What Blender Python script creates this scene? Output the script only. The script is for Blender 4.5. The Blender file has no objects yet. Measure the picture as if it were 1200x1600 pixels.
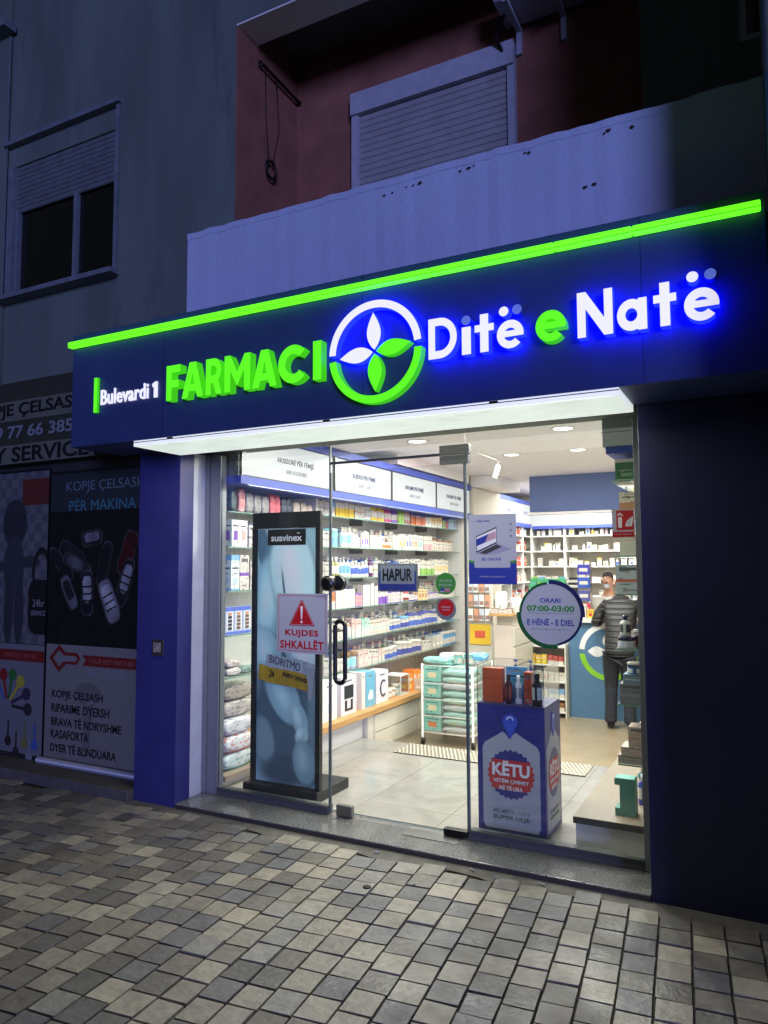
import bpy, math, random
import numpy as np
from mathutils import Matrix, Vector
random.seed(7); np.random.seed(7)
C = bpy.context.scene.collection
sc = bpy.context.scene
R = math.radians
# ------------------------------------------------------------ camera
cam = bpy.data.cameras.new('camera'); camo = bpy.data.objects.new('camera', cam); C.objects.link(camo); sc.camera = camo
yaw, pit, rol = -0.477868254, 0.0730771632, -0.00373357978
fw = Vector((math.sin(yaw)*math.cos(pit), math.cos(yaw)*math.cos(pit), math.sin(pit)))
r0 = Vector((math.cos(yaw), -math.sin(yaw), 0)); u0 = r0.cross(fw)
rt = r0*math.cos(rol)+u0*math.sin(rol); up = -r0*math.sin(rol)+u0*math.cos(rol)
camo.matrix_world = Matrix(((rt.x, up.x, -fw.x, 0), (rt.y, up.y, -fw.y, -3.78), (rt.z, up.z, -fw.z, 1.6), (0, 0, 0, 1)))
cam.sensor_fit = 'VERTICAL'; cam.sensor_height = 32; cam.lens = 32*1143.083/1600; cam.clip_end = 200; cam.clip_start = .05
# ------------------------------------------------------------ night sky, weak low light from the street, exposure
w = bpy.data.worlds.new('World'); sc.world = w; w.use_nodes = True
bg = w.node_tree.nodes['Background']; bg.inputs[0].default_value = (.050, .056, .066, 1); bg.inputs[1].default_value = .55
sun = bpy.data.lights.new('sun', 'SUN'); suno = bpy.data.objects.new('sun', sun); C.objects.link(suno)
sun.energy = 2.0; sun.color = (.34, .38, 1.0); sun.angle = R(15)
d = Vector((-.66, .86, -.075)); suno.rotation_euler = d.to_track_quat('-Z', 'Y').to_euler(); suno.location = (3, -6, 3)
sc.view_settings.view_transform = 'Standard'; sc.view_settings.look = 'None'; sc.view_settings.exposure = 0; sc.view_settings.gamma = 1
sc.cycles.max_bounces = 10; sc.cycles.transparent_max_bounces = 24; sc.cycles.sample_clamp_indirect = 6
# ------------------------------------------------------------ helpers
def lin(c):
    return tuple((v/255/12.92 if v/255 <= .04045 else ((v/255+.055)/1.055)**2.4) for v in c[:3])
def mat(name, col, rough=.6, metal=0, emit=None, es=0, ns=0, na=0, bs=0, ba=0, spec=.5, attr=False, coat=0, alpha=1, stretch=None, grime=None):
    m = bpy.data.materials.new(name); m.use_nodes = True; nt = m.node_tree; b = nt.nodes['Principled BSDF']
    c = lin(col)+(1,) if max(col) > 1.01 else tuple(col)[:3]+(1,)
    b.inputs['Base Color'].default_value = c; b.inputs['Roughness'].default_value = rough; b.inputs['Metallic'].default_value = metal
    b.inputs['Specular IOR Level'].default_value = spec; b.inputs['Coat Weight'].default_value = coat
    src = None
    if attr:
        a = nt.nodes.new('ShaderNodeAttribute'); a.attribute_name = 'Col'; src = a.outputs['Color']
    tc = nt.nodes.new('ShaderNodeTexCoord'); vec = tc.outputs['Object']
    if stretch:
        mp = nt.nodes.new('ShaderNodeMapping'); mp.inputs['Scale'].default_value = stretch; nt.links.new(vec, mp.inputs[0]); vec = mp.outputs[0]
    if ns:
        n = nt.nodes.new('ShaderNodeTexNoise'); n.inputs['Scale'].default_value = ns; n.inputs['Detail'].default_value = 6; nt.links.new(vec, n.inputs['Vector'])
        mr = nt.nodes.new('ShaderNodeMapRange'); mr.inputs[1].default_value = .3; mr.inputs[2].default_value = .7; mr.inputs[3].default_value = 1-na; mr.inputs[4].default_value = 1+na*.6
        nt.links.new(n.outputs[0], mr.inputs[0])
        mx = nt.nodes.new('ShaderNodeMix'); mx.data_type = 'RGBA'; mx.blend_type = 'MULTIPLY'; mx.inputs[0].default_value = 1
        if src: nt.links.new(src, mx.inputs[6])
        else: mx.inputs[6].default_value = c
        nt.links.new(mr.outputs[0], mx.inputs[7]); src = mx.outputs[2]
    if grime:                       # (scale, threshold, colour): stains with a shape of their own
        n = nt.nodes.new('ShaderNodeTexNoise'); n.inputs['Scale'].default_value = grime[0]; n.inputs['Detail'].default_value = 9; n.inputs['Roughness'].default_value = .65
        nt.links.new(vec, n.inputs['Vector'])
        mr = nt.nodes.new('ShaderNodeMapRange'); mr.inputs[1].default_value = grime[1]; mr.inputs[2].default_value = grime[1]+.14; nt.links.new(n.outputs[0], mr.inputs[0])
        mx = nt.nodes.new('ShaderNodeMix'); mx.data_type = 'RGBA'
        if src: nt.links.new(src, mx.inputs[6])
        else: mx.inputs[6].default_value = c
        mx.inputs[7].default_value = lin(grime[2])+(1,); nt.links.new(mr.outputs[0], mx.inputs[0]); src = mx.outputs[2]
    if src: nt.links.new(src, b.inputs['Base Color'])
    if bs:
        n = nt.nodes.new('ShaderNodeTexNoise'); n.inputs['Scale'].default_value = bs; n.inputs['Detail'].default_value = 8; nt.links.new(vec, n.inputs['Vector'])
        bp = nt.nodes.new('ShaderNodeBump'); bp.inputs['Strength'].default_value = ba; bp.inputs['Distance'].default_value = .01
        nt.links.new(n.outputs[0], bp.inputs['Height']); nt.links.new(bp.outputs[0], b.inputs['Normal'])
    if emit:
        b.inputs['Emission Color'].default_value = (lin(emit) if max(emit) > 1.01 else tuple(emit))+(1,); b.inputs['Emission Strength'].default_value = es
    b.inputs['Alpha'].default_value = alpha
    return m
def glassmat(name, tint, ior=1.5, rough=0, refl=1, smear=0):
    m = bpy.data.materials.new(name); m.use_nodes = True; nt = m.node_tree; nt.nodes.clear()
    o = nt.nodes.new('ShaderNodeOutputMaterial'); t = nt.nodes.new('ShaderNodeBsdfTransparent'); t.inputs[0].default_value = tint+(1,)
    g = nt.nodes.new('ShaderNodeBsdfGlossy'); g.inputs['Roughness'].default_value = rough; g.inputs[0].default_value = (refl, refl, refl, 1)
    f = nt.nodes.new('ShaderNodeFresnel'); ge = nt.nodes.new('ShaderNodeNewGeometry'); ma = nt.nodes.new('ShaderNodeMath'); ma.operation = 'MULTIPLY_ADD'; ma.inputs[1].default_value = 1/ior-ior; ma.inputs[2].default_value = ior
    nt.links.new(ge.outputs['Backfacing'], ma.inputs[0]); nt.links.new(ma.outputs[0], f.inputs[0]); x = nt.nodes.new('ShaderNodeMixShader')
    nt.links.new(f.outputs[0], x.inputs[0]); nt.links.new(t.outputs[0], x.inputs[1]); nt.links.new(g.outputs[0], x.inputs[2])
    if smear:                       # finger marks and dust on the pane
        tc = nt.nodes.new('ShaderNodeTexCoord'); n = nt.nodes.new('ShaderNodeTexNoise'); n.inputs['Scale'].default_value = 2.6; n.inputs['Detail'].default_value = 9; n.inputs['Roughness'].default_value = .7; n.inputs['Distortion'].default_value = 1.2
        nt.links.new(tc.outputs['Object'], n.inputs['Vector']); mr = nt.nodes.new('ShaderNodeMapRange'); mr.inputs[1].default_value = .48; mr.inputs[2].default_value = .78; mr.inputs[3].default_value = .004; mr.inputs[4].default_value = smear; nt.links.new(n.outputs[0], mr.inputs[0])
        df = nt.nodes.new('ShaderNodeBsdfDiffuse'); df.inputs[0].default_value = (.7, .7, .68, 1); y = nt.nodes.new('ShaderNodeMixShader'); nt.links.new(mr.outputs[0], y.inputs[0]); nt.links.new(x.outputs[0], y.inputs[1]); nt.links.new(df.outputs[0], y.inputs[2]); x = y
    nt.links.new(x.outputs[0], o.inputs[0])
    return m
class MB:
    def __init__(s): s.v = []; s.f = []; s.m = []; s.c = []
    def quad(s, a, b, c, d, m=0, col=None):
        n = len(s.v); s.v += [tuple(a), tuple(b), tuple(c), tuple(d)]; s.f.append((n, n+1, n+2, n+3)); s.m.append(m); s.c.append(col); return s
    def box(s, x0, x1, y0, y1, z0, z1, m=0, col=None):
        n = len(s.v); s.v += [(x, y, z) for z in (z0, z1) for y in (y0, y1) for x in (x0, x1)]
        for q in ((0, 2, 3, 1), (4, 5, 7, 6), (0, 1, 5, 4), (2, 6, 7, 3), (0, 4, 6, 2), (1, 3, 7, 5)):
            s.f.append(tuple(n+i for i in q)); s.m.append(m); s.c.append(col)
        return s
    def obox(s, M, sx, sy, sz, m=0, col=None):
        n = len(s.v)
        s.v += [tuple(M @ Vector((x*sx/2, y*sy/2, z*sz/2))) for z in (-1, 1) for y in (-1, 1) for x in (-1, 1)]
        for q in ((0, 2, 3, 1), (4, 5, 7, 6), (0, 1, 5, 4), (2, 6, 7, 3), (0, 4, 6, 2), (1, 3, 7, 5)):
            s.f.append(tuple(n+i for i in q)); s.m.append(m); s.c.append(col)
        return s
    def tube(s, pts, r, k=8, m=0, col=None, closed=False):
        pts = [Vector(p) for p in pts]; N = len(pts); rings = []
        rs = r if isinstance(r, (list, tuple)) else [r]*N
        for i, p in enumerate(pts):
            if closed: t = pts[(i+1) % N]-pts[i-1]
            else: t = pts[min(i+1, N-1)]-pts[max(i-1, 0)]
            t.normalize(); a = Vector((0, 0, 1)) if abs(t.z) < .9 else Vector((1, 0, 0))
            u = t.cross(a).normalized(); v = t.cross(u); n = len(s.v); rings.append(n)
            for j in range(k):
                g = 2*math.pi*j/k; s.v.append(tuple(p+u*math.cos(g)*rs[i]+v*math.sin(g)*rs[i]))
        for i in range(N if closed else N-1):
            a, b = rings[i], rings[(i+1) % N]
            for j in range(k):
                s.f.append((a+j, a+(j+1) % k, b+(j+1) % k, b+j)); s.m.append(m); s.c.append(col)
        if not closed:
            for a in (rings[0], rings[-1]):
                s.f.append(tuple(a+j for j in range(k))); s.m.append(m); s.c.append(col)
        return s
    def lathe(s, prof, k=16, m=0, colf=None, o=(0, 0, 0)):      # prof: (r,z) ; colf(i,j)->colour
        base = len(s.v)
        for r, z in prof:
            for j in range(k):
                g = 2*math.pi*j/k; s.v.append((o[0]+r*math.cos(g), o[1]+r*math.sin(g), o[2]+z))
        for i in range(len(prof)-1):
            for j in range(k):
                a = base+i*k; s.f.append((a+j, a+(j+1) % k, a+k+(j+1) % k, a+k+j)); s.m.append(m); s.c.append(colf(i, j) if colf else None)
        s.f.append(tuple(base+j for j in reversed(range(k)))); s.m.append(m); s.c.append(colf(0, 0) if colf else None)
        t = base+(len(prof)-1)*k; s.f.append(tuple(t+j for j in range(k))); s.m.append(m); s.c.append(colf(len(prof)-2, 0) if colf else None)
        return s
    def mesh(s, name, mats, smooth=False):
        me = bpy.data.meshes.new(name); me.from_pydata(s.v, [], s.f)
        for q in (mats if isinstance(mats, (list, tuple)) else [mats]): me.materials.append(q)
        for p, mi in zip(me.polygons, s.m): p.material_index = mi; p.use_smooth = smooth
        if any(c is not None for c in s.c):
            at = me.color_attributes.new('Col', 'FLOAT_COLOR', 'CORNER'); buf = []
            for p, c in zip(me.polygons, s.c):
                buf += (list((.8, .8, .8) if c is None else tuple(c)[:3])+[1])*p.loop_total
            at.data.foreach_set('color', buf)
        me.update(); return me
    def build(s, name, mats, parent=None, smooth=False, bevel=0, loc=None):
        o = bpy.data.objects.new(name, s.mesh(name, mats, smooth)); C.objects.link(o)
        if parent: o.parent = parent
        if loc: o.location = loc
        if bevel:
            b = o.modifiers.new('bevel', 'BEVEL'); b.width = bevel; b.segments = 2; b.limit_method = 'ANGLE'
        return o
def tag(o, label=None, cat=None, group=None, kind=None):
    if label: o['label'] = label
    if cat: o['category'] = cat
    if group: o['group'] = group
    if kind: o['kind'] = kind
    return o
def thing(name, label, cat, loc=(0, 0, 0), group=None, rz=0):
    o = bpy.data.objects.new(name, None); C.objects.link(o); o.location = loc; o.rotation_euler.z = rz; o.empty_display_size = .1
    return tag(o, label, cat, group)
def multi(name, boxes, m, fn, **k):
    return [fn(MB().box(*b), name, m, **k) for b in boxes]
def struct(o): o['kind'] = 'structure'; return o
# frames: FY faces the street (-Y), FX faces +X
def frame(kind, ox, oy, oz):
    if kind == 'Y': return Matrix(((1, 0, 0, ox), (0, 0, -1, oy), (0, 1, 0, oz), (0, 0, 0, 1)))
    if kind == 'X': return Matrix(((0, 0, 1, ox), (1, 0, 0, oy), (0, 1, 0, oz), (0, 0, 0, 1)))
    if kind == 'Z': return Matrix(((1, 0, 0, ox), (0, 1, 0, oy), (0, 0, 1, oz), (0, 0, 0, 1)))
def mesh_from_curve(cu, name):
    o = bpy.data.objects.new('tmp', cu); C.objects.link(o)
    dg = bpy.context.evaluated_depsgraph_get(); me = bpy.data.meshes.new_from_object(o.evaluated_get(dg)); me.name = name
    bpy.data.objects.remove(o); bpy.data.curves.remove(cu); return me
def fin(me, name, M, mats, parent, side=None):
    me.transform(M); me.materials.clear()
    for q in (mats if isinstance(mats, (list, tuple)) else [mats]): me.materials.append(q)
    if isinstance(mats, (list, tuple)) and len(mats) > 1:
        n = (M.to_3x3() @ Vector((0, 0, 1))).normalized()
        for p in me.polygons: p.material_index = 0 if p.normal.dot(n) > .9 else 1
    else:
        for p in me.polygons: p.material_index = 0
    o = bpy.data.objects.new(name, me); C.objects.link(o)
    if parent: o.parent = parent
    return o
def shape(name, loops, M, depth, mats, parent=None):            # polygon with holes, extruded from the frame plane outwards by depth
    cu = bpy.data.curves.new('c', 'CURVE'); cu.dimensions = '2D'; cu.fill_mode = 'BOTH'; cu.extrude = depth/2
    for lp in loops:
        s = cu.splines.new('POLY'); s.points.add(len(lp)-1); s.use_cyclic_u = True
        for p, q in zip(s.points, lp): p.co = (q[0], q[1], 0, 1)
    me = mesh_from_curve(cu, name); me.transform(Matrix.Translation((0, 0, depth/2))); return fin(me, name, M, mats, parent)
def text(name, s, M, w, h, mats, parent=None, depth=.001, bold=0, italic=0, space=1, center=True):
    cu = bpy.data.curves.new('t', 'FONT'); cu.body = s; cu.size = 1; cu.offset = bold; cu.shear = italic; cu.space_character = space; cu.extrude = .001; cu.resolution_u = 3
    me = mesh_from_curve(cu, name)
    co = np.array([v.co[:] for v in me.vertices]); lo, hi = co.min(0), co.max(0)
    sx = w/(hi[0]-lo[0]); sy = (h/(hi[1]-lo[1])) if h else sx
    for v in me.vertices:
        v.co = ((v.co[0]-(lo[0]+hi[0])/2)*sx+(0 if center else w/2), (v.co[1]-(lo[1]+hi[1])/2)*sy, (depth if v.co[2] > 0 else 0))
    return fin(me, name, M, mats, parent)
def arc(cx, cy, r, a0, a1, n=24, ry=None):
    return [(cx+r*math.cos(R(a0+(a1-a0)*i/n)), cy+(ry or r)*math.sin(R(a0+(a1-a0)*i/n))) for i in range(n+1)]
def circle(cx, cy, r, n=40): return arc(cx, cy, r, 0, 360*(n-1)/n, n-1)
def rrect(x0, y0, x1, y1, r, n=5):
    return arc(x1-r, y1-r, r, 0, 90, n)+arc(x0+r, y1-r, r, 90, 180, n)+arc(x0+r, y0+r, r, 180, 270, n)+arc(x1-r, y0+r, r, 270, 360, n)
def mixc(base, col, a):                  # numpy colour blend
    return base*(1-a[:, None])+np.array(col)[None]*a[:, None]
def sstep(x, a, b):
    t = np.clip((x-a)/(b-a), 0, 1); return t*t*(3-2*t)
def painted(name, M, w, h, nu, nv, fn, material, parent=None):     # flat print: a grid whose inks are a colour attribute
    us = np.linspace(0, w, nu+1); vs = np.linspace(0, h, nv+1); U, V = np.meshgrid(us, vs)
    col = fn(U.ravel(), V.ravel()); M3 = np.array(M)
    P = np.stack([U.ravel(), V.ravel(), np.zeros(U.size), np.ones(U.size)])
    W = (M3 @ P)[:3].T
    idx = np.arange((nu+1)*(nv+1)).reshape(nv+1, nu+1)
    F = np.stack([idx[:-1, :-1], idx[:-1, 1:], idx[1:, 1:], idx[1:, :-1]], -1).reshape(-1, 4)
    me = bpy.data.meshes.new(name); me.from_pydata(W.tolist(), [], F.tolist()); me.materials.append(material)
    at = me.color_attributes.new('Col', 'FLOAT_COLOR', 'POINT'); at.data.foreach_set('color', np.hstack([np.clip(col, 0, 1), np.ones((len(col), 1))]).ravel())
    o = bpy.data.objects.new(name, me); C.objects.link(o)
    if parent: o.parent = parent
    return o
def L(*c): return np.array(lin(c))
# ------------------------------------------------------------ materials
M = {}
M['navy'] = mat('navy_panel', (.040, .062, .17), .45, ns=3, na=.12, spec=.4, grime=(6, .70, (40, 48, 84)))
M['navyshade'] = mat('shaded_navy_panel', (.018, .022, .075), .45, ns=3, na=.12, spec=.4, grime=(6, .70, (34, 38, 60)))  # right column's shade put into a darker navy
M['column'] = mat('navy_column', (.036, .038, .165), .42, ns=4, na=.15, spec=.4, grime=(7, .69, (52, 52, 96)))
M['green'] = mat('green_lit_acrylic', (.05, .5, .02), .4, emit=(.12, 1.0, .012), es=.95)
M['greenbar'] = mat('green_lit_tube', (.05, .5, .02), .4, emit=(.12, 1.0, .012), es=1.5)
M['greenside'] = mat('green_letter_side', (.03, .35, .01), .4, emit=(.07, .75, .008), es=.68)
M['whitelit'] = mat('white_lit_acrylic', (.8, .8, .82), .4, emit=(.86, .84, .98), es=.85)
M['blueside'] = mat('blue_halo_side', (.02, .02, .4), .4, emit=(.0012, .003, 1.0), es=15)
M['dotdim'] = mat('dim_blue_acrylic', (.1, .13, .4), .4, emit=(.09, .14, .55), es=.9)
M['alu'] = mat('grey_aluminium', (128, 132, 136), .45, metal=.25, ns=20, na=.05)
M['aludark'] = mat('dark_grey_aluminium', (84, 86, 86), .5, metal=.1, ns=20, na=.06)
M['steel'] = mat('brushed_steel', (140, 140, 136), .32, metal=.9, stretch=(1, 1, 40), ns=6, na=.15)
M['black'] = mat('black_plastic', (14, 14, 15), .35)
M['blackm'] = mat('black_frame', (18, 20, 24), .45)
M['white'] = mat('white_paint', (225, 224, 220), .5, ns=5, na=.03)
M['whitegloss'] = mat('white_laminate', (222, 220, 214), .25)
M['offwhite'] = mat('cream_laminate', (214, 208, 194), .45)
M['plaster'] = mat('white_plaster', (206, 208, 208), .8, ns=9, na=.08, bs=60, ba=.25, grime=(7, .68, (150, 148, 144)))
M['ceil'] = mat('ceiling_paint', (238, 234, 238), .85)
M['wallin'] = mat('interior_wall_paint', (208, 200, 188), .8)
M['paper'] = mat('printed_paper', (200, 200, 200), .55, attr=True)
M['gloss'] = mat('printed_carton', (200, 200, 200), .3, attr=True)
M['plastic'] = mat('coloured_plastic', (200, 200, 200), .25, attr=True)
M['sticker'] = mat('sticker_white', (174, 178, 184), .4)
M['stickblue'] = mat('ink_blue', (44, 58, 150), .45)
M['inkblack'] = mat('ink_black', (16, 16, 18), .5)
M['inkred'] = mat('ink_red', (182, 26, 32), .45)
M['inkgreen'] = mat('ink_green', (60, 136, 52), .45)
M['inkwhite'] = mat('ink_white', (230, 230, 230), .5)
M['inkgrey'] = mat('ink_grey', (120, 125, 132), .5)
M['inknavy'] = mat('ink_navy', (22, 30, 84), .45)
M['glass'] = glassmat('window_glass', (.93, .96, .94), 1.52, smear=.028)
M['acryl'] = glassmat('clear_acrylic', (.93, .95, .95), 1.35)
M['shelfglass'] = glassmat('shelf_glass', (.90, .96, .93), 1.45, .02)
M['gedge'] = mat('glass_edge', (105, 125, 118), .2, spec=.8)
M['gedge2'] = mat('shelf_glass_edge', (120, 158, 142), .2, emit=(120, 160, 140), es=0)
M['wood'] = mat('oak_worktop', (196, 150, 92), .45, stretch=(14, 1.2, 14), ns=5, na=.22)
M['taupe'] = mat('taupe_laminate', (150, 136, 118), .4, stretch=(14, 1.2, 14), ns=4, na=.06)
M['darkedge'] = mat('dark_edge', (62, 58, 54), .5)
M['band'] = mat('blue_band', (66, 84, 178), .5)
M['lightpanel'] = mat('backlit_sign', (.22, .22, .23), .5, emit=(.92, .95, 1.0), es=.60)
M['lens'] = mat('lamp_lens', (.9, .9, .9), .4, emit=(1, .97, .92), es=3)
M['bluewall'] = mat('blue_paint', (98, 116, 168), .6)
M['counterblue'] = mat('counter_blue', (78, 116, 150), .5, ns=3, na=.04)
M['redwall'] = mat('red_wall_plaster', (.25, .10, .066), .9, ns=4, na=.25, bs=40, ba=.3, grime=(3, .66, (70, 40, 34)))
M['bldg'] = mat('building_plaster', (.115, .15, .125), .9, ns=1.6, na=.25, bs=50, ba=.4, stretch=(1.6, 1, .35), grime=(2.3, .58, (76, 84, 88)))
M['parapet'] = mat('parapet_paint', (.44, .50, .66), .85, ns=1.3, na=.07, bs=38, ba=.35, grime=(2.2, .70, (158, 158, 182)))
M['frame_old'] = mat('old_window_frame', (165, 170, 176), .55, ns=12, na=.12)
M['frame_dull'] = mat('dull_frame', (104, 112, 118), .6, ns=12, na=.2); M['blind_dull'] = mat('dull_slats', (96, 104, 106), .65, ns=9, na=.2)  # darker copies of the other frame and slats, for the left window
M['blind'] = mat('shutter_slats', (150, 152, 150), .6, ns=9, na=.12)
M['darkglass'] = mat('dark_window', (10, 12, 12), .08, spec=.6)
M['rust'] = mat('rusty_iron', (60, 48, 42), .7, metal=.4)
M['shoe'] = mat('black_leather', (20, 20, 22), .4)
M['conc'] = mat('step_concrete', (84, 82, 78), .8, ns=14, na=.25, bs=50, ba=.4)
# ============================================================ GROUND
def paving():
    rng = np.random.RandomState(3); mb = MB(); rot = R(5.3); ca, sa = math.cos(rot), math.sin(rot)
    pal = [(172, 165, 148), (164, 158, 144), (176, 168, 150), (118, 119, 121), (108, 110, 113), (120, 116, 106), (112, 106, 96), (128, 122, 110), (150, 148, 142), (132, 124, 112), (106, 104, 100), (158, 152, 138)]
    pal = [(lambda q: (q*.66+np.array([q.mean()]*3)*.10+.038)*.88*np.array([1.0, .985, .96]))(np.array(lin(p))) for p in pal]
    x = -15.0
    while x < 4.5:
        wd = .132+rng.uniform(-.006, .006); y = -6.5+rng.uniform(0, .14)
        while y < .9:
            ln = .143+rng.uniform(-.006, .006)
            cx, cy = x+wd/2, y+ln/2; X, Y = cx*ca-cy*sa, cx*sa+cy*ca
            if -13 < X < 3.6 and -5.6 < Y < -.075:
                c = pal[rng.randint(len(pal))]*rng.uniform(.82, 1.12); g = .0028; z = rng.normal(0, .0013); tx, ty = rng.normal(0, .008, 2)
                j = rng.uniform(-.0022, .0022, (4, 2)); n = len(mb.v)
                for k, (sx, sy) in enumerate(((-1, -1), (1, -1), (1, 1), (-1, 1))):
                    for inset, zz in ((0, -.016), (.0028, 0.0)):
                        px, py = sx*(wd/2-g-inset)+j[k, 0], sy*(ln/2-g-inset)+j[k, 1]
                        mb.v.append(((cx+px)*ca-(cy+py)*sa, (cx+px)*sa+(cy+py)*ca, (zz+z+px*tx+py*ty) if zz == 0 else zz))
                mb.f.append((n+1, n+3, n+5, n+7)); mb.m.append(0); mb.c.append(c)
                for k in range(4):
                    a, b = n+2*k, n+2*((k+1) % 4); mb.f.append((a, b, b+1, a+1)); mb.m.append(0); mb.c.append(c*.9)
            y += ln
        x += wd
    m = mat('paving_stone', (120, 120, 120), .55, attr=True, ns=17, na=.22, bs=34, ba=.5, grime=(3.3, .61, (92, 88, 80)), spec=.5)
    nt = m.node_tree; b = nt.nodes['Principled BSDF']                # some stones are smoother, all damp-polished a little
    n = nt.nodes.new('ShaderNodeTexNoise'); n.inputs['Scale'].default_value = 5; tc = nt.nodes.new('ShaderNodeTexCoord'); nt.links.new(tc.outputs['Object'], n.inputs['Vector'])
    mr = nt.nodes.new('ShaderNodeMapRange'); mr.inputs[1].default_value = .3; mr.inputs[2].default_value = .7; mr.inputs[3].default_value = .34; mr.inputs[4].default_value = .62
    nt.links.new(n.outputs[0], mr.inputs[0]); nt.links.new(mr.outputs[0], b.inputs['Roughness'])
    return mb.build('pavement', m)
struct(paving())
m_joint = mat('joint_sand', (66, 63, 58), .95, ns=40, na=.3, bs=90, ba=.5)
struct(MB().quad((-60, -60, -.013), (60, -60, -.013), (60, .3, -.013), (-60, .3, -.013)).build('ground', m_joint))
m_mortar = mat('cement_edging', (98, 96, 90), .85, ns=12, na=.3, bs=40, ba=.6, grime=(4, .6, (72, 68, 60)))
mo = MB(); rr = random.Random(4); xs = [-4.6+i*.06 for i in range(84)]
for i in range(len(xs)-1):
    a, b = xs[i], xs[i+1]; ya, yb = -.10-.022*math.sin(a*9)-rr.uniform(0, .012), 0
    if i == 0: pv = ya
    mo.v += [(a, pv, -.006), (b, ya, -.006), (b, .004, .002), (a, .004, .002)]; n = len(mo.v); mo.f.append((n-4, n-3, n-2, n-1)); mo.m.append(0); mo.c.append(None); pv = ya
mo_o = struct(mo.build('cement_strip', m_mortar))
m_gran = mat('granite', (118, 120, 118), .22, ns=130, na=.75, spec=.5, grime=(55, .56, (44, 46, 48)), coat=.2)
def granite_bump(m):
    nt = m.node_tree; return m
slab = struct(MB().box(-3.528, -.537, 0, .344, -.01, .030).build('threshold_slab', m_gran, bevel=.003))
struct(MB().box(-3.528, -.537, -.004, -.001, -.01, .025).build('slab_dark_strip', M['darkedge']))  # dark strip added to hide the bluish sun on the slab's front
# tiny litter lying on the paving by the slab
for i, (x, y, a, l) in enumerate(((-1.98, -.06, .3, .028), (-1.42, -.045, 2.7, .034), (-1.28, -.075, .9, .024), (-1.05, -.05, 2.9, .04), (-1.62, -.34, 1.4, .018))):
    b = MB(); b.tube([(-l/2, 0, .004), (l/2, 0, .004)], .0038, 7)
    o = b.build('paper_scrap', M['sticker'], smooth=True); o.location = (x, y, .002); o.rotation_euler.z = a
    tag(o, ['small pale scrap on the paving in front of the door, furthest left', 'thin pale scrap in the cement edge under the door floor plate', 'short pale scrap lying just right of the door on the cement edge', 'longest pale scrap, below the right shop pane at the slab edge', 'tiny pale scrap on a paver a step away from the slab'][i], 'litter')
dc = bpy.data.objects.new('metal_disc', MB().lathe([(.021, 0), (.021, .004), (.018, .006)], 20).mesh('metal_disc', M['rust'], True)); C.objects.link(dc); dc.location = (-1.815, -.475, .002)
tag(dc, 'small round dark metal disc set in a pale paver', 'disc')

# ============================================================ APARTMENT BUILDING
bld = thing('apartment_building', 'grey blue plastered apartment building over the shop with a red recessed balcony wall', 'building', (-2, .2, 0))
def B(mb, name, m, par=bld, bevel=0, smooth=False):
    o = mb.build(name, m, None, smooth, bevel); o.parent = par; o.matrix_parent_inverse = par.matrix_world.inverted() if par.type != 'EMPTY' else Matrix.Translation(-Vector(par.location)); return o
wb = MB()
for x0, x1, z0, z1, y0 in ((-12, -5.79, 3.13, 9, .2), (-5.78, -4.41, 3.13, 3.86, .225), (-5.78, -4.41, 5.315, 9, .225), (-4.40, -3.9, 3.13, 9, .2), (-3.9, -3.25, 2.42, 9, .2), (-3.25, -.49, 5.52, 9, .2), (-3.25, -.49, 2.42, 3.2, .2), (-.49, -.02, 2.42, 9, .2), (-.02, 1.3, 2.42, 4.25, .2), (-.02, 1.3, 5.75, 9, .2), (1.3, 5, 0, 9, .2)):
    wb.box(x0, x1, y0, .44, z0, z1)
wb.box(-3.9, -3.602, .2, .44, 0, 2.42); wb.box(-.49, 1.3, .272, .44, 0, 2.42); wb.box(-12, -5.99, .21, .44, 0, 3.13)
wb.box(-5.79, -5.78, .235, .44, 3.13, 9); wb.box(-4.41, -4.40, .235, .44, 3.13, 9)
B(wb, 'wall', M['bldg'])
lw = MB(); lw.box(-3.45, -3.25, .441, 1.18, 3.2, 5.9); lw.box(-.49, -.3, .441, 1.18, 3.2, 5.9); lw.box(-3.25, -.49, .98, 1.18, 3.2, 5.9)
B(lw, 'loggia_wall', M['redwall'])
B(MB().box(-3.25, -.49, .441, .98, 5.72, 5.9), 'loggia_ceiling', M['bldg']); B(MB().box(-3.25, -.49, .441, .98, 3.14, 3.3), 'loggia_floor', M['conc'])
B(MB().box(-3.25, -3.238, .203, .44, 3.2, 5.505), 'red_reveal', M['redwall']); B(MB().box(-3.249, -.491, .202, .439, 5.506, 5.519), 'beam_underside', M['white'])  # beam underside coloured white in place of the glow from below
# parapet with a worn top edge
pr = random.Random(9); pm = MB(); X0, X1 = -3.31, 2.2; n = 90; prev = None
for i in range(n+1):
    x = X0+(X1-X0)*i/n; zt = 3.80+pr.uniform(-.005, .005)+.003*math.sin(x*3.1); j = pr.uniform(-.002, .002)
    ring = [(x, -.2+j, 3.162), (x, -.2+j, zt-.05), (x, -.205+j, zt-.045), (x, -.205+j, zt-.008), (x, -.19, zt), (x, -.09, zt), (x, -.08, zt-.05), (x, -.08, 3.162)]
    k = len(pm.v); pm.v += ring
    if prev is not None:
        for q in range(8): pm.f.append((prev+q, k+q, k+(q+1) % 8, prev+(q+1) % 8)); pm.m.append(0); pm.c.append(None)
    else: pm.f.append(tuple(range(k+7, k-1, -1))); pm.m.append(0); pm.c.append(None)
    prev = k
pm.box(X0, X0+.12, -.08, .2, 3.162, 3.79)
par = B(pm, 'parapet', M['parapet'])
hm = MB()
for x, z, r in ((-1.045, 3.475, .011), (-1.0, 3.482, .011)): hm.lathe([(r, 0), (r*.8, .003)], 10, o=(0, 0, 0)); 
ho = MB(); 
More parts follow.
